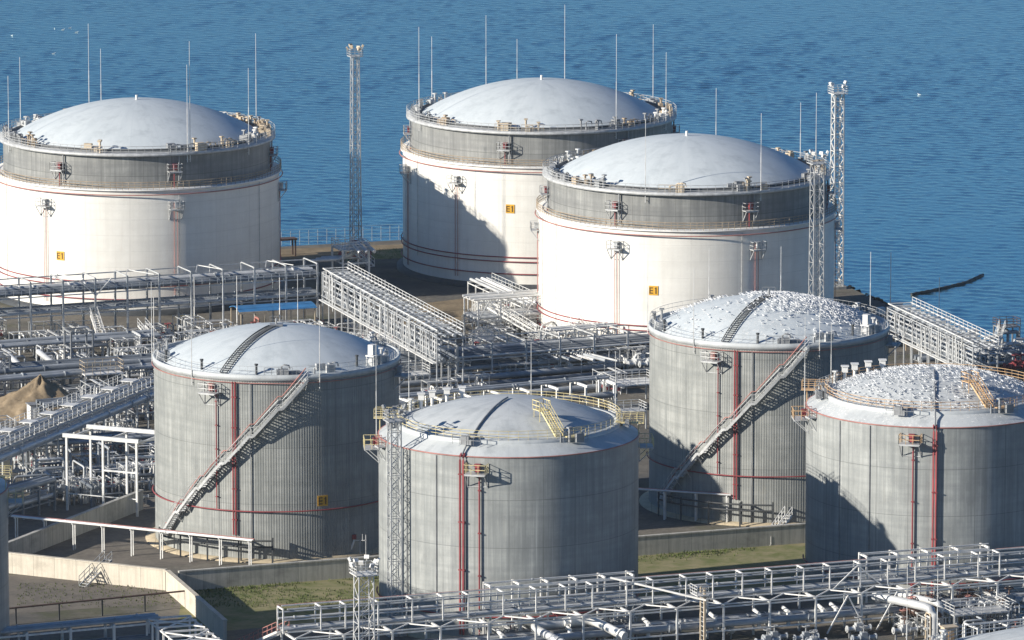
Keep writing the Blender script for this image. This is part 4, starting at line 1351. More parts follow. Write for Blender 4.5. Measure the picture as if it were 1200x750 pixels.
# diagonal rack and its walkway
r5 = rack('diagonal railed pipe rack climbing from the left edge to the bare dome tank', 'pipe rack', at(-30, 552, 4.6), at(186, 462, 4.6), 4.6, [4.6, 6.2], 3.6, mat='galv', post=.2, side=1)
pipes_on(r5, [(.15, 4.4, .42, 'pipe_l'), (1.2, 4.6, .25, 'pipe_g'), (2.2, 4.6, .3, 'pipe_l'), (3.3, 4.6, .25, 'pipe_g')], 'pipe along the lower deck of the diagonal rack', 'pipes on the diagonal rack, lower deck')
pipes_on(r5, [(.8, 6.2, .14, 'pipe_l'), (1.7, 6.2, .2, 'pipe_g'), (2.6, 6.2, .2, 'pipe_l'), (3.6, 6.2, .16, 'white')], 'thin pipe along the top of the diagonal rack', 'pipes on the diagonal rack, top deck')
for y in (-.15, 4.75):
    mb = MB(); line_rail(mb, (0, y, 6.2), (r5[1], y, 6.2), 1.2, 1.5, .055, 2); mb.build('side_railing', M['galv_l'], r5[0])
for k in range(9):
    x = r5[1] * (k + .5) / 9; mb = MB(); mb.box((x, 2.9, 6.9), (2.2, 2.0, .1)); mb.bar((x - 1, 2.2, 6.2), (x - 1, 2.2, 6.85), .12); mb.bar((x + 1, 3.6, 6.2), (x + 1, 3.6, 6.85), .12)
    mb.build('step_deck', M['galv_l'], r5[0])
t = thing('instrument_cabin', 'small pale cabin beside the sand heap', 'cabin', at(36, 496), AX)
MB().box((1.1, .9, 1.25), (2.2, 1.8, 2.3)).build('walls', M['white'], t)
MB().box((1.1, .9, 2.48), (2.5, 2.1, .16)).build('roof', M['galv_d'], t)
MB().box((1.1, -.03, 1.1), (.8, .06, 1.9)).build('door', M['galv_d'], t)
mb = MB(); a, b = at(-30, 484), at(34, 484); line_rail(mb, (0, 0, 0), b - a, 1.3, 1.0, .08, 2)
tag(mb.build('barrier', M['orange'], None, a), 'low orange barrier in front of the sand heap', 'barrier')

# tall white pipe support frame left of the bare dome tank
q0, q1 = at(78, 511, 9.6), at(160, 518, 9.6)
t = thing('support_frame', 'tall white portal frame carrying pale beams left of the bare dome tank', 'steel frame', (q0.x, q0.y, 0), math.atan2(q1.y - q0.y, q1.x - q0.x))
Lf = math.hypot(q1.x - q0.x, q1.y - q0.y)
for x in (0, Lf * .52, Lf):
    for y in (0, 6.5): MB().bar((x, y, 0), (x, y, 9.6), .26).build('post', M['galv_l'], t)
mb = MB()
for y in (0, 6.5): mb.bar((-.5, y, 9.7), (Lf + .3, y, 9.7), .36, .5)
for x in (0, Lf * .52, Lf): mb.bar((x, 0, 9.3), (x, 6.5, 9.3), .24)
mb.build('top_beams', M['galv_l'], t)
mb = MB(); mb.bar((Lf * .52, 0, 5.6), (Lf, 0, 5.6), .2); mb.bar((Lf * .52, 6.5, 6.4), (Lf, 6.5, 6.4), .2); mb.bar((0, 0, 2.2), (Lf, 0, 2.2), .12); mb.build('cross_ties', M['galv_l'], t)
q2 = at(183, 508, 9.6)
for (x, y) in ((Lf + 3.0, 1.5), (Lf + 3.0, 6.5)): MB().bar((x, y, 0), (x, y, 9.6), .26).build('post', M['galv_l'], t)
mb = MB(); mb.bar((Lf, 0, 9.55), (Lf + 3.0, 6.5, 9.55), .2); mb.bar((Lf, 6.5, 9.55), (Lf + 3.0, 1.5, 9.55), .2); mb.bar((Lf, 6.5, 9.9), (Lf + 3.2, 6.5, 9.9), .2); mb.bar((Lf + 3, 1.5, 9.6), (Lf + 3, 6.5, 9.6), .2); mb.build('roof_brace', M['galv_l'], t)

for i in range(15):
    p = at(rn.uniform(8, 172), rn.uniform(572, 592))
    valve_set('grey valve in the shaded manifold left of the bare dome tank', p + Vector((0, 0, rn.choice((.3, 1.2, 2.2)))), AX + rn.choice((0, PI / 2)), rn.choice(('galv', 'pipe_g', 'pipe_g')), rn.choice(('galv_d', 'galv')), 'valves in the shaded left manifold', rn.uniform(.8, 1.2), i + 90)
for i in range(12):
    p = at(rn.uniform(5, 175), rn.uniform(560, 600))
    pipe_loop('pipe loop in the shaded manifold left of the bare dome tank', p, AX + rn.choice((0, PI / 2)), rn.uniform(2, 5), rn.uniform(2.0, 4.6), rn.uniform(.12, .26), rn.choice(('pipe_l', 'pipe_g', 'pipe_g', 'pipe_d')), 'pipe loops in the shaded left manifold')
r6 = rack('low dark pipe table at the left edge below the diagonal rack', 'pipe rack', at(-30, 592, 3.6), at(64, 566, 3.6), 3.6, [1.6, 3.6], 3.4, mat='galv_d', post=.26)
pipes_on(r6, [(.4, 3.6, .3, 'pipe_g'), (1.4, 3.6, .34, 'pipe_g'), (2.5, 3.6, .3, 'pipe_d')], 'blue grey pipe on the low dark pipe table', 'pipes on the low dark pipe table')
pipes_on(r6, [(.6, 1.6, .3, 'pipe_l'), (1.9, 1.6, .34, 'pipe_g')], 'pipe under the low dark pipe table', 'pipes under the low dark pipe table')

# thin pipe bridge with the red fire pipe
r9 = rack('thin white pipe trestle with a red fire pipe leading to the bare dome tank', 'pipe rack', at(18, 606, 3.4), at(292, 634, 3.4), .5, [3.4], 4.2, mat='galv_l', post=.12, beam=.12, name='pipe_trestle', longi=False, capital=.3)
pipes_on(r9, [(-.2, 3.4, .1, 'white'), (.1, 3.4, .12, 'pipe_l')], 'thin pale pipe on the white trestle', 'pale pipes on the white trestle')
pipes_on(r9, [(.42, 3.4, .13, 'redpale')], 'thin red fire pipe on the white trestle', None)
r9b = rack('thin white pipe trestle in the gap leading to the tank with gulls and stair', 'pipe rack', at(742, 574, 3.6), at(852, 581, 3.6), .5, [3.6], 4.4, mat='galv_l', post=.2, beam=.16, name='pipe_trestle', longi=False, capital=.3)
pipes_on(r9b, [(0, 3.6, .12, 'pipe_l')], 'thin pale pipe on the trestle in the gap between grey tanks', None)
pipes_on(r9b, [(.42, 3.6, .12, 'redpale')], 'thin red fire pipe on the trestle in the gap between grey tanks', None)


# ------------------------------------------------------------------ concrete bund walls
def bund(label, a, b, h, mat='conc', th=.4, name='bund_wall', ext=0.0):
    a, b = Vector((a.x, a.y, 0)), Vector((b.x, b.y, 0))
    d = b - a; L = d.length; rz = math.atan2(d.y, d.x)
    t = thing(name, label, 'wall', a, rz)
    MB().box((L / 2, th / 2, h / 2 - .1), (L, th, h + .2)).build('wall', M[mat], t)
    MB().box((L / 2, th / 2, h + .085), (L + .006, th + .16, .16)).build('coping', M[mat], t)
    return t


wa, wb = at(210, 693), at(1290, 608)
bund('long grey concrete bund wall crossing behind the tank with yellow railing', wa, wa + U * 118, 2.3, 'conc')
bund('sunlit pale concrete bund wall with a small stair over it, lower left', at(-60, 664), at(194, 692), 2.4, 'conc_sunlit')
bund('sunlit pale bund wall turning towards the foreground rack, lower left', at(194.6, 692.6), at(262, 752), 2.4, 'conc_sunlit')
bund('shaded low concrete wall running back from the left edge under the manifold', at(-20, 672), at(168, 597), 2.4, 'conc')
stair('small steel step over stair crossing the sunlit bund wall', at(97, 687), at(127, 656, 2.5), 1.1, 'galv', 'galv_d')
stair('pale step over stair crossing the grey bund wall between the grey tanks', at(899, 639), at(924, 604, 2.6), .9, 'white', 'galv_l')
t = thing('monitor_stand', 'white and red foam monitor on a stand by the bare domed tank', 'fire monitor', at(420, 651), 0)
mb = MB(); mb.bar((.2, 0, 0), (.2, 0, 2.0), .1); mb.bar((.9, 0, 0), (.9, 0, 2.6), .1); mb.bar((-.6, 0, 1.9), (1.0, 0, 1.9), .1); mb.bar((.5, 0, 1.9), (.5, 0, 2.7), .08); mb.build('stand', M['galv'], t)
mb = MB(); mb.path([(-.5, 0, 2.0), (-.6, 0, 1.6), (-.9, 0, .8)], .13, 8); mb.build('nozzle', M['white'], t)
MB().box((-.5, 0, 2.35), (.5, .4, .55)).build('head', M['red'], t)
t = thing('pump', 'small white pump at the foot of the bare dome tank', 'pump', at(322, 656), .3)
mb = MB(); mb.tube((0, 0, .6), (.9, 0, .6), .32, 10); mb.build('motor', M['white'], t)
mb = MB(); mb.box((1.4, 0, .5), (.8, .7, .8)); mb.tube((1.4, 0, .9), (1.4, 0, 1.4), .1, 6); mb.build('casing', M['brown'], t)
MB().box((.8, 0, .1), (2.2, .9, .2)).build('base', M['galv_d'], t)

# dark rail on posts in the lower left
a, b = at(-40, 718, 2.0), at(222, 692, 2.0)
t = thing('post_rail', 'long dark brown rail on posts across the lower left yard', 'rail', (a.x, a.y, 0), math.atan2(b.y - a.y, b.x - a.x))
L = math.hypot(b.x - a.x, b.y - a.y)
MB().tube((0, 0, 2.0), (L, 0, 2.0), .11, 8).build('rail', M['brown'], t)
for k in range(6):
    MB().bar((L * (k + .15) / 5.2, 0, 0), (L * (k + .15) / 5.2, 0, 1.95), .14).build('post', M['dark'], t)

# grass tufts along the bund wall
mb = MB(); rg = random.Random(12)
def tuft(p, s_):
    for k in range(5):
        a = rg.uniform(0, 2 * PI); w = .05 * s_ + .03
        d = Vector((math.cos(a), math.sin(a), 0))
        mb.add([p + d * w, p - d * w, p + Vector((rg.uniform(-.2, .2) * s_, rg.uniform(-.2, .2) * s_, rg.uniform(.25, .6) * s_))], [(0, 1, 2)])
for i in range(2200):
    x = rg.random(); off = -abs(rg.gauss(0, 1.6)) - .3
    p = wa + U * (x * 75) + V * off
    if rg.random() < .5 + .5 * math.sin(p.x * .35): tuft(p, rg.uniform(.25, .75))
for i in range(900):
    p = at(rg.uniform(215, 430), rg.uniform(690, 712)); tuft(Vector((p.x, p.y, 0)), rg.uniform(.25, .6))
for i in range(700):
    p = at(rg.uniform(405, 478), rg.uniform(291, 304)); tuft(Vector((p.x, p.y, 0)), rg.uniform(.12, .3))
for i in range(500):
    p = at(rg.uniform(20, 205), rg.uniform(684, 712)); tuft(Vector((p.x, p.y, 0)), rg.uniform(.25, .5))
tag(mb.build('grass', M['grass']), 'thin green grass growing along the bund walls and the shore', 'grass', kind='stuff')

# ------------------------------------------------------------------ foreground rack
A0_ = at(330, 712, 7.6); A0_.z = 0
A1_ = A0_ + U * 92
FW = 'white'
rk = rack('long white foreground pipe rack crossing in front of the two railed tanks', 'pipe rack', A0_ - V * 4.9, A1_ - V * 4.9, 4.9, [2.2, 5.0], 5.6, mat='galv_l', post=.22, beam=.22)
t, L, rz, a = rk
n = round(L / 3.7)
fm = MB()
for y, z0 in ((2.9, 5.0), (4.9, 6.2)): fm.bar((0, y, z0), (0, y, 7.8), .15)
fm.bar((0, 2.9, 7.8), (0, 4.9, 7.8), .15); fm.bar((0, 4.9, 5.0), (0, 4.9, 6.2), .12)
for k in range(n + 1):
    x = L * k / n + (RN.uniform(-.5, .5))
    o = fm.build('upper_frame', M[FW], t, (x, 0, 0)) if k == 0 else fr0.copy()
    if k == 0: fr0 = o
    else:
        COL.objects.link(o); o.parent = t; o.location = (x, 0, 0)
for (y, z) in ((2.9, 7.8), (4.9, 7.8), (2.9, 5.15), (4.9, 5.15), (0, 5.05)):
    MB().bar((0, y, z), (L, y, z), .12, .14).build('girder', M['galv_l'], t)
for k in range(0, 16):
    x0, x1 = L * k / 16, L * (k + 1) / 16
    mb = MB(); xm = (x0 + x1) / 2
    mb.bar((x0, 0, 5.06), (xm, 2.9, 5.06), .13); mb.bar((x1, 0, 5.06), (xm, 2.9, 5.06), .13)
    mb.build('deck_brace', M[FW], t)
def fx(px, py, z, y):   # distance along the rack of a photo point
    p = at(px, py, z) - a
    return p.x * math.cos(rz) + p.y * math.sin(rz)
x0, x1 = fx(973, 690, 5, 0), fx(1030, 685, 5, 0)
mb = MB(); xm = (x0 + x1) / 2; mb.bar((x0, 2.85, 5.1), (xm, 2.85, 7.7), .13); mb.bar((xm, 2.85, 7.7), (x1, 2.85, 5.1), .13); mb.build('brace', M[FW], t)
mb = MB(); x0 += .6; x1 += .6; mb.bar((x0, -.12, 4.9), (x0 - 2.6, -.12, .6), .14); mb.bar((x0, -.12, 4.9), (x0 + 2.4, -.12, .6), .14); mb.bar((x1, -.12, 4.9), (x1 - 2.6, -.12, .6), .14); mb.build('brace', M[FW], t)
pipes_on(rk, [(3.2, 5.25, .16, 'pipe_g'), (3.7, 5.25, .2, 'pipe_l'), (4.3, 5.25, .22, 'pipe_d'), (4.6, 6.3, .14, 'pipe_l'), (3.1, 6.4, .09, 'pipe_l'), (4.75, 7.0, .1, 'pipe_g')], 'thin pipe in the upper frame of the white foreground rack', 'pipes in the upper frame of the foreground rack')
pipes_on(rk, [(.6, 2.2, .42, 'pipe_g'), (1.7, 2.2, .3, 'pipe_g'), (2.5, 2.2, .26, 'pipe_d'), (3.4, 2.2, .3, 'pipe_l'), (4.2, 2.2, .3, 'pipe_d')], 'large pipe on the lower deck of the white foreground rack', 'pipes on the lower deck of the foreground rack')
pipes_on(rk, [(5.15, 7.75, .06, 'redpale')], 'thin faded red pipe along the far top edge of the white foreground rack', None)
for k, px in enumerate((845, 905, 945, 992, 1010, 560, 650, 755)):   # short pale saddle pipes crossing the lower deck
    x = fx(px, 735, 2.6, 0) ; mb = MB(); mb.tube((0, 0, 0), (.4, 2.6, 0), .24, 8); mb.tube((0, 0, 0), (0, 0, -1.6), .24, 8)
    tag(mb.build('pipe', M['white'], None, on_rack(rk, x, .9, 3.3), rz), 'short pale pipe stub on the lower foreground rack deck, %s' % ('left of the middle at right', 'amid the right half', 'right of the middle at right', 'beside the crossed brace', 'right of the crossed brace', 'below the red riser pair', 'below the shaded tank wall', 'left of the pinkish column')[k], 'pipe stubs crossing the foreground rack')
# second, higher frame behind the first
for (pa, pb, lab) in ((578, 742, 'high white frame behind the foreground rack, before the yellow railed tank'), (1092, 1230, 'high white frame behind the foreground rack, before the orange railed tank')):
    xa, xb = fx(pa, 690, 8, 0), fx(pb, 675, 8, 0)
    r12 = rack(lab, 'pipe rack', on_rack(rk, xa, 5.15, 0), on_rack(rk, xb, 5.15, 0), 2.2, [5.2, 8.2], 3.6, mat='white', post=.2, beam=.22)
    pipes_on(r12, [(.5, 5.2, .2, 'pipe_l'), (1.2, 5.2, .24, 'pipe_g'), (1.1, 8.2, .08, 'pipe_l')], 'pipe in the ' + lab, 'pipes in the ' + lab)
# big bent pipes under the rack and at the right
def bent(label, pts, r_, mt, group=None):
    pts = [Vector(p) for p in pts]; o0 = pts[0].copy()
    # round the corners
    out = [pts[0]]
    for i in range(1, len(pts) - 1):
        p, c, q = pts[i - 1], pts[i], pts[i + 1]
        k = min(r_ * 2.5, (c - p).length * .45, (q - c).length * .45)
        s0, s1 = c + (p - c).normalized() * k, c + (q - c).normalized() * k
        for u in (0, .25, .5, .75, 1): out.append((1 - u) ** 2 * s0 + 2 * u * (1 - u) * c + u * u * s1)
    out.append(pts[-1])
    mb = MB(); mb.path([p - o0 for p in out], r_, 12)
    for p, q in ((pts[0], pts[1]), (pts[-1], pts[-2])):
        d = (q - p).normalized(); mb.path([p - o0 + d * .6, p - o0 + d * .75], r_ * 1.4, 12)
    return tag(mb.build('bent_pipe', M[mt], None, o0), label, 'pipe', group)
g = lambda x, y, z: on_rack(rk, x, y, z)
xb = fx(622, 735, 3.6, 0)
bent('fat pale pipe elbowing down under the foreground rack below the tank with yellow railing', [g(xb + 8, 2.6, 3.7), g(xb, 2.6, 3.7), g(xb + 2.0, -2.6, 2.6)], .5, 'pipe_l')
xb = fx(690, 730, 3.6, 0)
bent('fat pale pipe elbowing down under the foreground rack, right of the other elbow', [g(xb - 3, 2.4, 3.9), g(xb + .5, 2.4, 3.9), g(xb + 2.6, -2.4, 2.8)], .52, 'white')
xb = fx(1050, 712, 3.6, 0)
bent('fat pale pipe bending down to the ground before the bottom right dome, larger of two', [g(xb - .5, 2.6, 4.0), g(xb + 2.0, -3.4, 4.0), g(xb + 3.4, -5.6, 3.8), g(xb + 3.4, -5.6, 0)], .5, 'pipe_l')
bent('pale pipe bending down to the ground before the bottom right dome, smaller of two', [g(xb + 2.6, 2.2, 4.0), g(xb + 4.4, -2.2, 4.0), g(xb + 5.2, -3.6, 3.8), g(xb + 5.2, -3.6, 0)], .4, 'pipe_l')
# pipe column where two rack sections meet
xc = fx(801, 700, 5, 0)
t2 = thing('rack_tower', 'pinkish steel column with pipes and ladder where foreground rack sections meet', 'steel tower', g(xc, -1.2, 0), rz)
for y in (0, 1.1): MB().bar((0, y, 0), (0, y, 7.4), .24).build('post', M['tan'], t2)
mb = MB()
for k in range(12): mb.bar((0, 0, .6 + k * .55), (0, 1.1, .6 + k * .55), .07)
mb.build('rungs', M['galv'], t2)
mb = MB(); mb.box((-.4, .6, 6.6), (1.4, 2.2, .1)); line_rail(mb, (-1.1, -.4, 6.6), (.3, -.4, 6.6), 1.1, .7, .06, 2); line_rail(mb, (-1.1, -.4, 6.6), (-1.1, 1.7, 6.6), 1.1, .7, .06, 2); mb.build('landing', M['galv_l'], t2)
mb = MB(); mb.bar((-9.6 + .2, 5.6, 8.2), (.1, -.2, 6.0), .2); mb.build('slanting_beam', M['white'], t2)
# stair at the left end
stair('steel stair with red handrail climbing to the left end of the foreground rack', at(262, 770, 0), g(-.3, 3.6, 5.2), 1.6, 'galv_l', 'redpale')

# right side of the yard below the rack: dense manifold
for i in range(26):
    p = at(rn.uniform(1055, 1200), rn.uniform(722, 752))
    valve_set('grey valve in the dense manifold behind the bottom right dome', p + Vector((0, 0, rn.choice((.2, 1.4)))), AX + rn.choice((0, PI / 2)), rn.choice(('pipe_l', 'pipe_g', 'brown', 'galv')), rn.choice(('galv_d', 'redpale', 'brown')), 'valves behind the bottom right dome', rn.uniform(.9, 1.4), i + 200)
for i in range(18):
    p = at(rn.uniform(1050, 1195), rn.uniform(730, 755))
    pipe_loop('thin pipe loop in the dense manifold behind the bottom right dome', p, AX + rn.choice((0, PI / 2)), rn.uniform(1, 3), rn.uniform(1.8, 3.8), rn.uniform(.07, .16), rn.choice(('pipe_l', 'galv', 'pipe_g', 'tan')), 'pipe loops behind the bottom right dome')
steel_platform('railed steel deck between the foreground rack and the bottom right dome', at(1118, 752), 7, 3.5, 3.0, mat='galv', rail='galv_l')
r13 = rack('white post frame standing between the foreground rack and the bottom right dome', 'pipe rack', at(1146, 740, 5), at(1215, 733, 5), 3.0, [3.0, 5.4], 3.4, mat='galv_l', post=.2)
pipes_on(r13, [(.6, 3.0, .2, 'pipe_g'), (1.6, 3.0, .25, 'pipe_d'), (1.2, 5.4, .12, 'pipe_l')], 'pipe in the white post frame by the bottom right dome', 'pipes in the white post frame at the bottom right')
t = thing('switch_cabinet', 'pinkish cabinet at the foot of the two bending pipes', 'cabinet', at(1112, 764), AX)
MB().box((0, 0, 1.6), (1.6, 1.2, 2.6)).build('body', M['tan'], t); MB().box((0, 0, 2.98), (1.8, 1.4, .14)).build('lid', M['tan'], t); MB().box((0, -.64, 1.5), (.7, .05, 2.0)).build('door', M['orange'], t)
for i in range(8):
    p = at(rn.uniform(840, 1040), rn.uniform(745, 765)); valve_set('grey valve on the ground under the white foreground rack', p, AX + rn.choice((0, PI / 2)), rn.choice(('pipe_l', 'pipe_g')), 'galv_d', 'valves under the foreground rack', 1.2, i + 300)
for i in range(9):
    p = at(rn.uniform(540, 720), rn.uniform(752, 768)); valve_set('pale valve on the ground below the tank with yellow railing', p + Vector((0, 0, 1)), AX + rn.choice((0, PI / 2)), rn.choice(('pipe_l', 'pipe_d')), rn.choice(('galv_d', 'red')), 'valves below the tank with yellow railing', 1.3, i + 320)

# small rack in the lower left corner
r11 = rack('grey pipe rack with bright cross beams in the bottom left corner', 'pipe rack', at(-20, 746, 6.0), at(184, 727, 6.0), 2.8, [3.6, 6.0], 5.2, mat='galv_l', post=.28, beam=.26)
pipes_on(r11, [(.4, 6.0, .18, 'pipe_g'), (1.1, 6.0, .22, 'pipe_g'), (2.0, 6.0, .22, 'pipe_l')], 'grey pipe along the rack in the bottom left corner', 'pipes on the bottom left rack')
pipes_on(r11, [(.5, 3.6, .3, 'pipe_d'), (1.5, 3.6, .3, 'pipe_d')], 'dark pipe low in the bottom left rack', 'pipes low in the bottom left rack')
r14 = rack('white open frame with crossed top braces at the end of the bottom left rack', 'steel frame', at(172, 724, 6.2), at(212, 756, 6.2), 5.0, [3.4, 6.2], 2.6, mat='white', post=.2, beam=.2, name='support_frame')
for k in range(2):
    mb = MB(); x = r14[1] * (k + .1) / 2; mb.bar((x, 0, 6.2), (x + r14[1] * .4, 5, 6.2), .14); mb.bar((x + r14[1] * .4, 0, 6.2), (x, 5, 6.2), .14); mb.build('top_brace', M['white'], r14[0])

# ------------------------------------------------------------------ shore: fence, boom, jetty equipment
fa, fb = at(330, 288), at(478, 280)
t = thing('shore_fence', 'thin post and wire fence along the water between two white tanks', 'fence', fa, math.atan2(fb.y - fa.y, fb.x - fa.x))
L = (fb - fa).length
for k in range(15): MB().bar((L * k / 14, 0, 0), (L * k / 14, 0, 2.3), .06).build('post', M['galv'], t)
for z in (.5, 1.2, 1.9, 2.5): MB().bar((0, 0, z), (L, 0, z), .03).build('wire', M['galv'], t)
t = thing('valve_shed', 'dark brown pipe frame on the shore behind the long left rack', 'steel frame', at(328, 301), AX)
for (x, y) in ((0, 0), (2.6, 0), (0, 1.4), (2.6, 1.4)): MB().bar((x, y, 0), (x, y, 2.6), .22).build('post', M['brown'], t)
MB().box((1.3, .7, 2.7), (3.2, 1.8, .3)).build('top', M['brown'], t)
valve_set('red hydrant at the foot of the tall lattice mast', at(416, 316) + Vector((0, 0, .5)), 0, 'red', 'red', None, 2.0, 1)
ba = [at(1068, 345, -3.05), at(1090, 341, -3.05), at(1112, 336, -3.05), at(1132, 331, -3.05), at(1152, 322, -3.05)]
mb = MB(); mb.path([p - ba[0] for p in ba], .22, 8)
for i in range(4):
    for u in (.2, .5, .8):
        q = (ba[i].lerp(ba[i + 1], u)) - ba[0]; d = (ba[i + 1] - ba[i]).normalized(); mb.path([q, q + d * .5], .27, 8)
tag(mb.build('floating_boom', M['log'], None, ba[0]), 'dark floating boom lying on the water at the right', 'boom')
# shore road lip with pipes and hut-like boxes at the right
for i, (px, py, lx, mt, lab) in enumerate(((1032, 382, 1.2, 'white', 'small white cabinet on a stand beside the dark shore rocks, upper'), (1050, 376, 1.8, 'galv_l', 'pale box on legs by the dark shore rocks, left'), (1140, 408, 1.4, 'white', 'small white box on a post where the shore rocks end'))):
    t = thing('junction_box', lab, 'box', at(px, py), AX)
    MB().box((0, 0, 2.3), (lx, .9, 1.0)).build('body', M[mt], t)
    for x in (-lx / 2 + .1, lx / 2 - .1): MB().bar((x, 0, 0), (x, 0, 1.8), .12).build('leg', M['galv'], t)
r15 = rack('shore pipe rack with orange and red lines beside the dark rocks', 'pipe rack', at(985, 366, 1.6), at(1062, 398, 1.6), 2.4, [1.6], 5, mat='rustrail', post=.2, side=1)
pipes_on(r15, [(.4, 1.6, .18, 'redpale'), (1.1, 1.6, .22, 'orange'), (1.9, 1.6, .2, 'pipe_l')], 'red or orange pipe on the shore rack beside the dark rocks', 'pipes on the shore rack')
r16 = rack('low shaded pipe run along the quay at the right edge', 'pipe rack', at(1085, 425, 1.6), at(1215, 415, 1.6), 4, [1.6], 5, mat='galv_d', post=.22)
pipes_on(r16, [(.5, 1.6, .3, 'pipe_d'), (1.4, 1.6, .34, 'pipe_g'), (2.5, 1.6, .34, 'pipe_d'), (3.5, 1.6, .3, 'pipe_d')], 'dark pipe on the low quay rack at the right edge', 'pipes on the low quay rack')
for i in range(10):
    p = at(rn.uniform(1150, 1205), rn.uniform(415, 440))
    pipe_loop('pale pipe loop on the quay at the right edge', p, AX + rn.choice((0, PI / 2)), rn.uniform(1.5, 3.5), rn.uniform(1.8, 4), rn.uniform(.14, .3), rn.choice(('pipe_g', 'pipe_l', 'pipe_g')), 'pipe loops on the quay at the right')
steel_platform('dark railed gangway tower on the quay at the right edge', at(1172, 418), 3.2, 2.6, 4.2, mat='galv_d', rail='brown', deck='galv_d')
stair('pale ladder stair leaning on the dark quay tower', at(1163, 424) + Vector((0, 0, 1.0)), at(1174, 418) + Vector((0, 0, 4.2)), .8, 'galv_l', 'galv_l')
for i in range(3): valve_set('red fire valve at the right edge behind the orange railing', at(1190 + i * 6, 440), AX, 'red', 'red', 'red valves at the right edge', 1.5, i)

# ------------------------------------------------------------------ more of the thicket below the front white tank
r17 = rack('tall open white pipe frame left of the front white tank, before the shaded one', 'pipe rack', at(560, 404, 0), at(640, 398, 0), 5.0, [3.6, 6.4], 3.2, mat='galv_l', post=.18, beam=.18, brace_every=2)
pipes_on(r17, [(.5, 3.6, .25, 'pipe_l'), (1.5, 3.6, .3, 'pipe_g'), (2.8, 3.6, .25, 'pipe_l'), (4.0, 3.6, .3, 'pipe_l')], 'pipe on the lower level of the tall open white frame', 'pipes low in the tall open white frame')
pipes_on(r17, [(.6, 6.4, .16, 'white'), (1.8, 6.4, .2, 'pipe_l'), (3.2, 6.4, .16, 'white'), (4.4, 6.4, .2, 'pipe_l')], 'pale pipe on top of the tall open white frame', 'pipes on top of the tall open white frame')
r18 = rack('pale two level pipe frame right below the foot of the front white tank', 'pipe rack', at(655, 428, 0), at(722, 422, 0), 4.0, [2.8, 4.8], 3.0, mat='galv_l', post=.18, beam=.18, brace_every=2)
pipes_on(r18, [(.4, 2.8, .22, 'pipe_l'), (1.3, 2.8, .26, 'pipe_l'), (2.4, 2.8, .22, 'white')], 'pale pipe inside the two level frame under the front white tank', 'pipes inside the two level frame')
pipes_on(r18, [(.7, 4.8, .16, 'white'), (1.8, 4.8, .2, 'pipe_l'), (3.0, 4.8, .16, 'white')], 'pale pipe on top of the two level frame under the front white tank', 'pipes on top of the two level frame')
r19 = rack('pale pipe bridge running back between the two right white tanks', 'pipe rack', at(640, 392, 0), at(575, 362, 0), 3.6, [2.6, 4.4], 3.6, mat='galv_l', post=.18, beam=.18)
pipes_on(r19, [(.4, 4.4, .2, 'pipe_l'), (1.2, 4.4, .24, 'white'), (2.1, 4.4, .2, 'pipe_l'), (3.0, 4.4, .22, 'pipe_l')], 'pale pipe on the bridge between the two right white tanks', 'pipes on the bridge between the white tanks')
mb = MB(); line_rail(mb, (0, -.2, 4.4), (r19[1], -.2, 4.4), 1.1, 1.5, .06, 1); mb.build('side_railing', M['galv_l'], r19[0])
for i in range(14):
    p = at(rn.uniform(560, 640), rn.uniform(372, 400))
    pipe_loop('pale pipe loop by the bridge between the two right white tanks', p, AX + rn.choice((0, PI / 2, PI / 3)), rn.uniform(1.6, 4), rn.uniform(1.5, 4.6), rn.uniform(.1, .22), rn.choice(('pipe_l', 'galv_l', 'white')), 'pipe loops between the two right white tanks')
for i in range(10):
    p = at(rn.uniform(590, 640), rn.uniform(366, 392))
    valve_set('pale valve by the bridge between the two right white tanks', p + Vector((0, 0, rn.choice((0, 1)))), AX + rn.choice((0, PI / 2)), rn.choice(('pipe_l', 'white')), rn.choice(('red', 'galv_l')), 'valves between the two right white tanks', rn.uniform(1.0, 1.6), i + 400)
# shaded pipework left of the bare dome
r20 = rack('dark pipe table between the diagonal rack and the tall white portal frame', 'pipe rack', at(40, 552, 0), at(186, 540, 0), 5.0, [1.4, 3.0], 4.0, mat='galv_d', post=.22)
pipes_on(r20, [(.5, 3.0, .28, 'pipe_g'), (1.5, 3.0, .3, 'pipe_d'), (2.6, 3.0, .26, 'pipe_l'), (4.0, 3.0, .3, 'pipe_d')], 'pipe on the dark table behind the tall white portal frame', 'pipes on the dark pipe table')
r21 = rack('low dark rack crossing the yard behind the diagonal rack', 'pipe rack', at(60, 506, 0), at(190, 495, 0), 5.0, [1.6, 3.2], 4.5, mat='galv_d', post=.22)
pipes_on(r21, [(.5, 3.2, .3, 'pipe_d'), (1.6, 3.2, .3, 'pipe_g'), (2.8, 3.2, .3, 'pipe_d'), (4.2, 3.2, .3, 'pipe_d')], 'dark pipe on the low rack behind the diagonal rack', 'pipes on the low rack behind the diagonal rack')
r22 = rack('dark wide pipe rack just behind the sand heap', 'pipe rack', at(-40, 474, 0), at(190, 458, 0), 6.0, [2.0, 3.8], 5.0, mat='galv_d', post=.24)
pipes_on(r22, [(.5, 3.8, .36, 'pipe_d'), (1.7, 3.8, .36, 'pipe_g'), (3.0, 3.8, .36, 'pipe_d'), (4.6, 3.8, .4, 'pipe_d')], 'dark pipe on the wide rack behind the sand heap', 'pipes on the wide rack behind the sand heap')

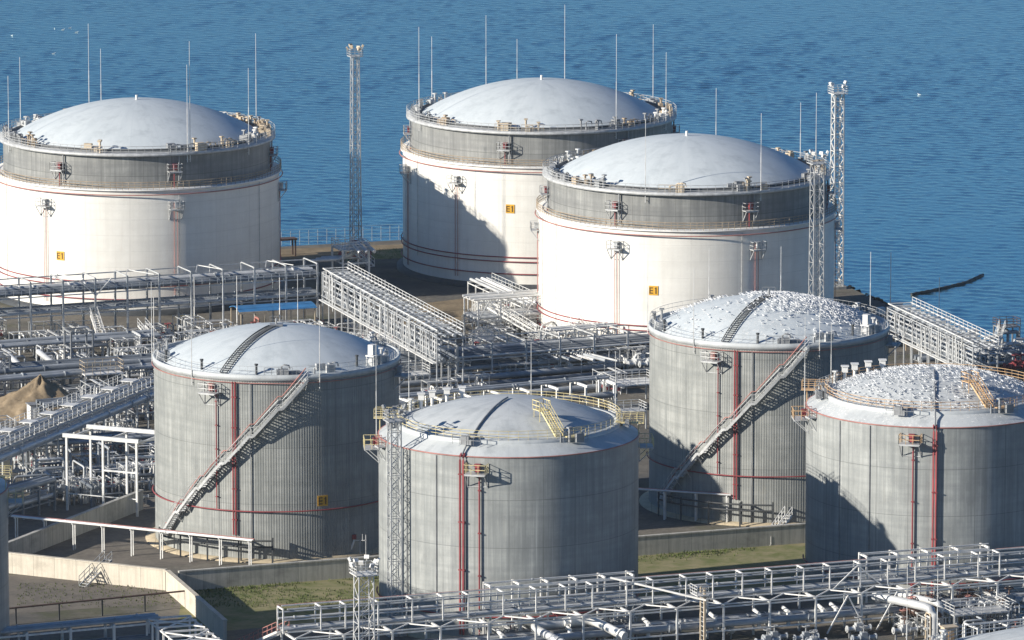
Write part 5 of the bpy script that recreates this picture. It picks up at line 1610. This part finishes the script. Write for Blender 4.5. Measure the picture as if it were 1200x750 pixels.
# ------------------------------------------------------------------ dense little manifolds filling the yard between the racks
def manifold(label, p, rz, group, seed, lx=6.0, ly=3.6, hgt=3.0):
    q = random.Random(seed)
    t = thing('pipe_manifold', label, 'pipework', p, rz, group)
    mb = MB()
    for k in range(3):
        y = ly * (k + .5) / 3; z = q.uniform(.7, hgt * .55); mb.tube((0, y, z), (lx, y, z), q.uniform(.12, .24), 8)
    mb.build('header_pipe', M['pipe_l'], t)
    mb = MB()
    for k in range(9):
        x = q.uniform(.3, lx - .3); y0, y1 = sorted((q.uniform(0, ly), q.uniform(0, ly))); z = q.uniform(.5, hgt)
        r_ = q.uniform(.05, .13)
        mb.path([(x, y0, 0), (x, y0, z - .2), (x, y0 + .15, z), (x, y1 + .3, z), (x, y1 + .45, z - .2), (x, y1 + .45, q.uniform(0, .6))], r_, 6)
    mb.build('branch_pipes', M['galv_l'], t)
    mb = MB()
    for k in range(5):
        x, y, z = .3 + (lx - .6) * k / 4, ly / 2 + (.6 if k % 2 else -.6), .75
        mb.tube((x, y, z), (x, y, z + .6), .05, 5); mb.path([(x + .24 * math.cos(a * PI / 4), y + .24 * math.sin(a * PI / 4), z + .6) for a in range(8)], .045, 4, closed=True)
        mb.box((x, y, z), (.34, .34, .44))
    mb.path([(.3 + (lx - .6) * k / 4, ly / 2 + (.6 if k % 2 else -.6), .75) for k in range(5)], .06, 5)
    mb.build('handwheels', M[q.choice(('galv_d', 'galv', 'red'))], t)
    mb = MB()
    for x in (.2, lx / 2, lx - .2):
        mb.bar((x, 0, 0), (x, 0, hgt), .1); mb.bar((x, ly, 0), (x, ly, hgt), .1); mb.bar((x, 0, hgt), (x, ly, hgt), .1); mb.bar((x, 0, hgt * .5), (x, ly, hgt * .5), .08)
    for y in (0, ly): mb.bar((0, y, hgt), (lx, y, hgt), .09)
    mb.build('support_frame', M['galv'], t)
    mb = MB(); mb.box((lx / 2, q.uniform(.3, ly - .3), hgt + .08), (lx, .4, .06)); mb.build('cable_tray', M['galv_l'], t)
    return t


MZ = [('dense pipe manifold below the front white tank', 'manifolds below the front white tank', [(552, 412), (575, 414), (600, 416), (622, 419), (646, 421), (668, 424), (690, 424), (712, 426), (735, 428), (566, 398), (590, 396), (612, 394), (630, 385), (604, 378), (586, 372), (556, 386), (575, 382), (620, 376), (632, 372), (598, 366), (660, 414), (684, 416), (706, 420), (728, 420), (750, 424), (545, 424), (590, 404)]),
      ('dense pipe manifold between the low wide rack and the white cross heads', 'manifolds behind the white cross heads', [(480, 452), (510, 448), (545, 446), (585, 444), (620, 440), (655, 438), (690, 436), (725, 434), (735, 462), (500, 470), (540, 466)]),
      ('dense pipe manifold behind the bare white dome', 'manifolds behind the bare white dome', [(195, 402), (225, 404), (258, 410), (395, 398), (425, 404), (452, 412), (440, 428), (470, 440), (400, 416), (350, 412), (150, 404), (160, 418), (300, 408), (330, 404), (210, 416), (240, 398), (410, 390), (435, 414), (460, 424), (486, 430), (510, 432)]),
      ('dense pipe manifold in the shaded yard left of the bare dome', 'manifolds left of the bare dome', [(8, 398), (40, 402), (70, 404), (100, 408), (135, 422), (165, 428), (120, 444), (150, 448), (170, 466), (130, 480), (100, 498), (150, 494), (20, 520), (60, 530), (100, 538), (140, 534), (170, 528), (30, 566), (75, 578), (110, 580), (145, 576), (170, 566), (130, 560), (90, 560), (60, 552), (20, 548), (115, 520), (160, 508), (178, 480), (60, 476), (20, 440), (60, 432), (140, 438), (176, 440), (40, 586), (80, 592), (120, 584), (158, 556), (15, 414), (85, 416), (120, 410)]),
      ('dense pipe manifold on the quay at the right edge', 'manifolds on the quay at the right', [(1150, 432), (1175, 430), (1196, 426), (1130, 440), (1160, 442), (1190, 440), (1080, 412), (1110, 416)]),
      ('dense pipe manifold under the right part of the foreground rack', 'manifolds under the foreground rack', [(1060, 748), (1085, 752), (1110, 744), (1140, 742), (1165, 738), (1190, 736), (1070, 732), (1100, 728), (1135, 726), (1170, 722), (1195, 720), (620, 765), (660, 762), (700, 758), (740, 754)])]
sd = 0
for lab, grp, pts_ in MZ:
    for (px, py) in pts_:
        sd += 1
        manifold(lab, at(px, py), AX + (PI / 2 if sd % 3 == 0 else 0), grp, sd, rn.uniform(4, 6.5), rn.uniform(2.4, 3.8), rn.uniform(1.8, 3.4))

# thin air over the water and the yard
mb = MB(); mb.box((0, 2650, 82), (8400, 6200, 176))
hz = mb.build('haze', bpy.data.materials.new('haze_air'))
hm = hz.data.materials[0]; hm.use_nodes = True
hn = hm.node_tree; hn.nodes.remove(hn.nodes['Principled BSDF'])
pv = hn.nodes.new('ShaderNodeVolumePrincipled'); pv.inputs['Color'].default_value = (.80, .92, 1, 1); pv.inputs['Density'].default_value = .00003
hn.links.new(pv.outputs[0], hn.nodes['Material Output'].inputs['Volume'])
tag(hz, kind='stuff')
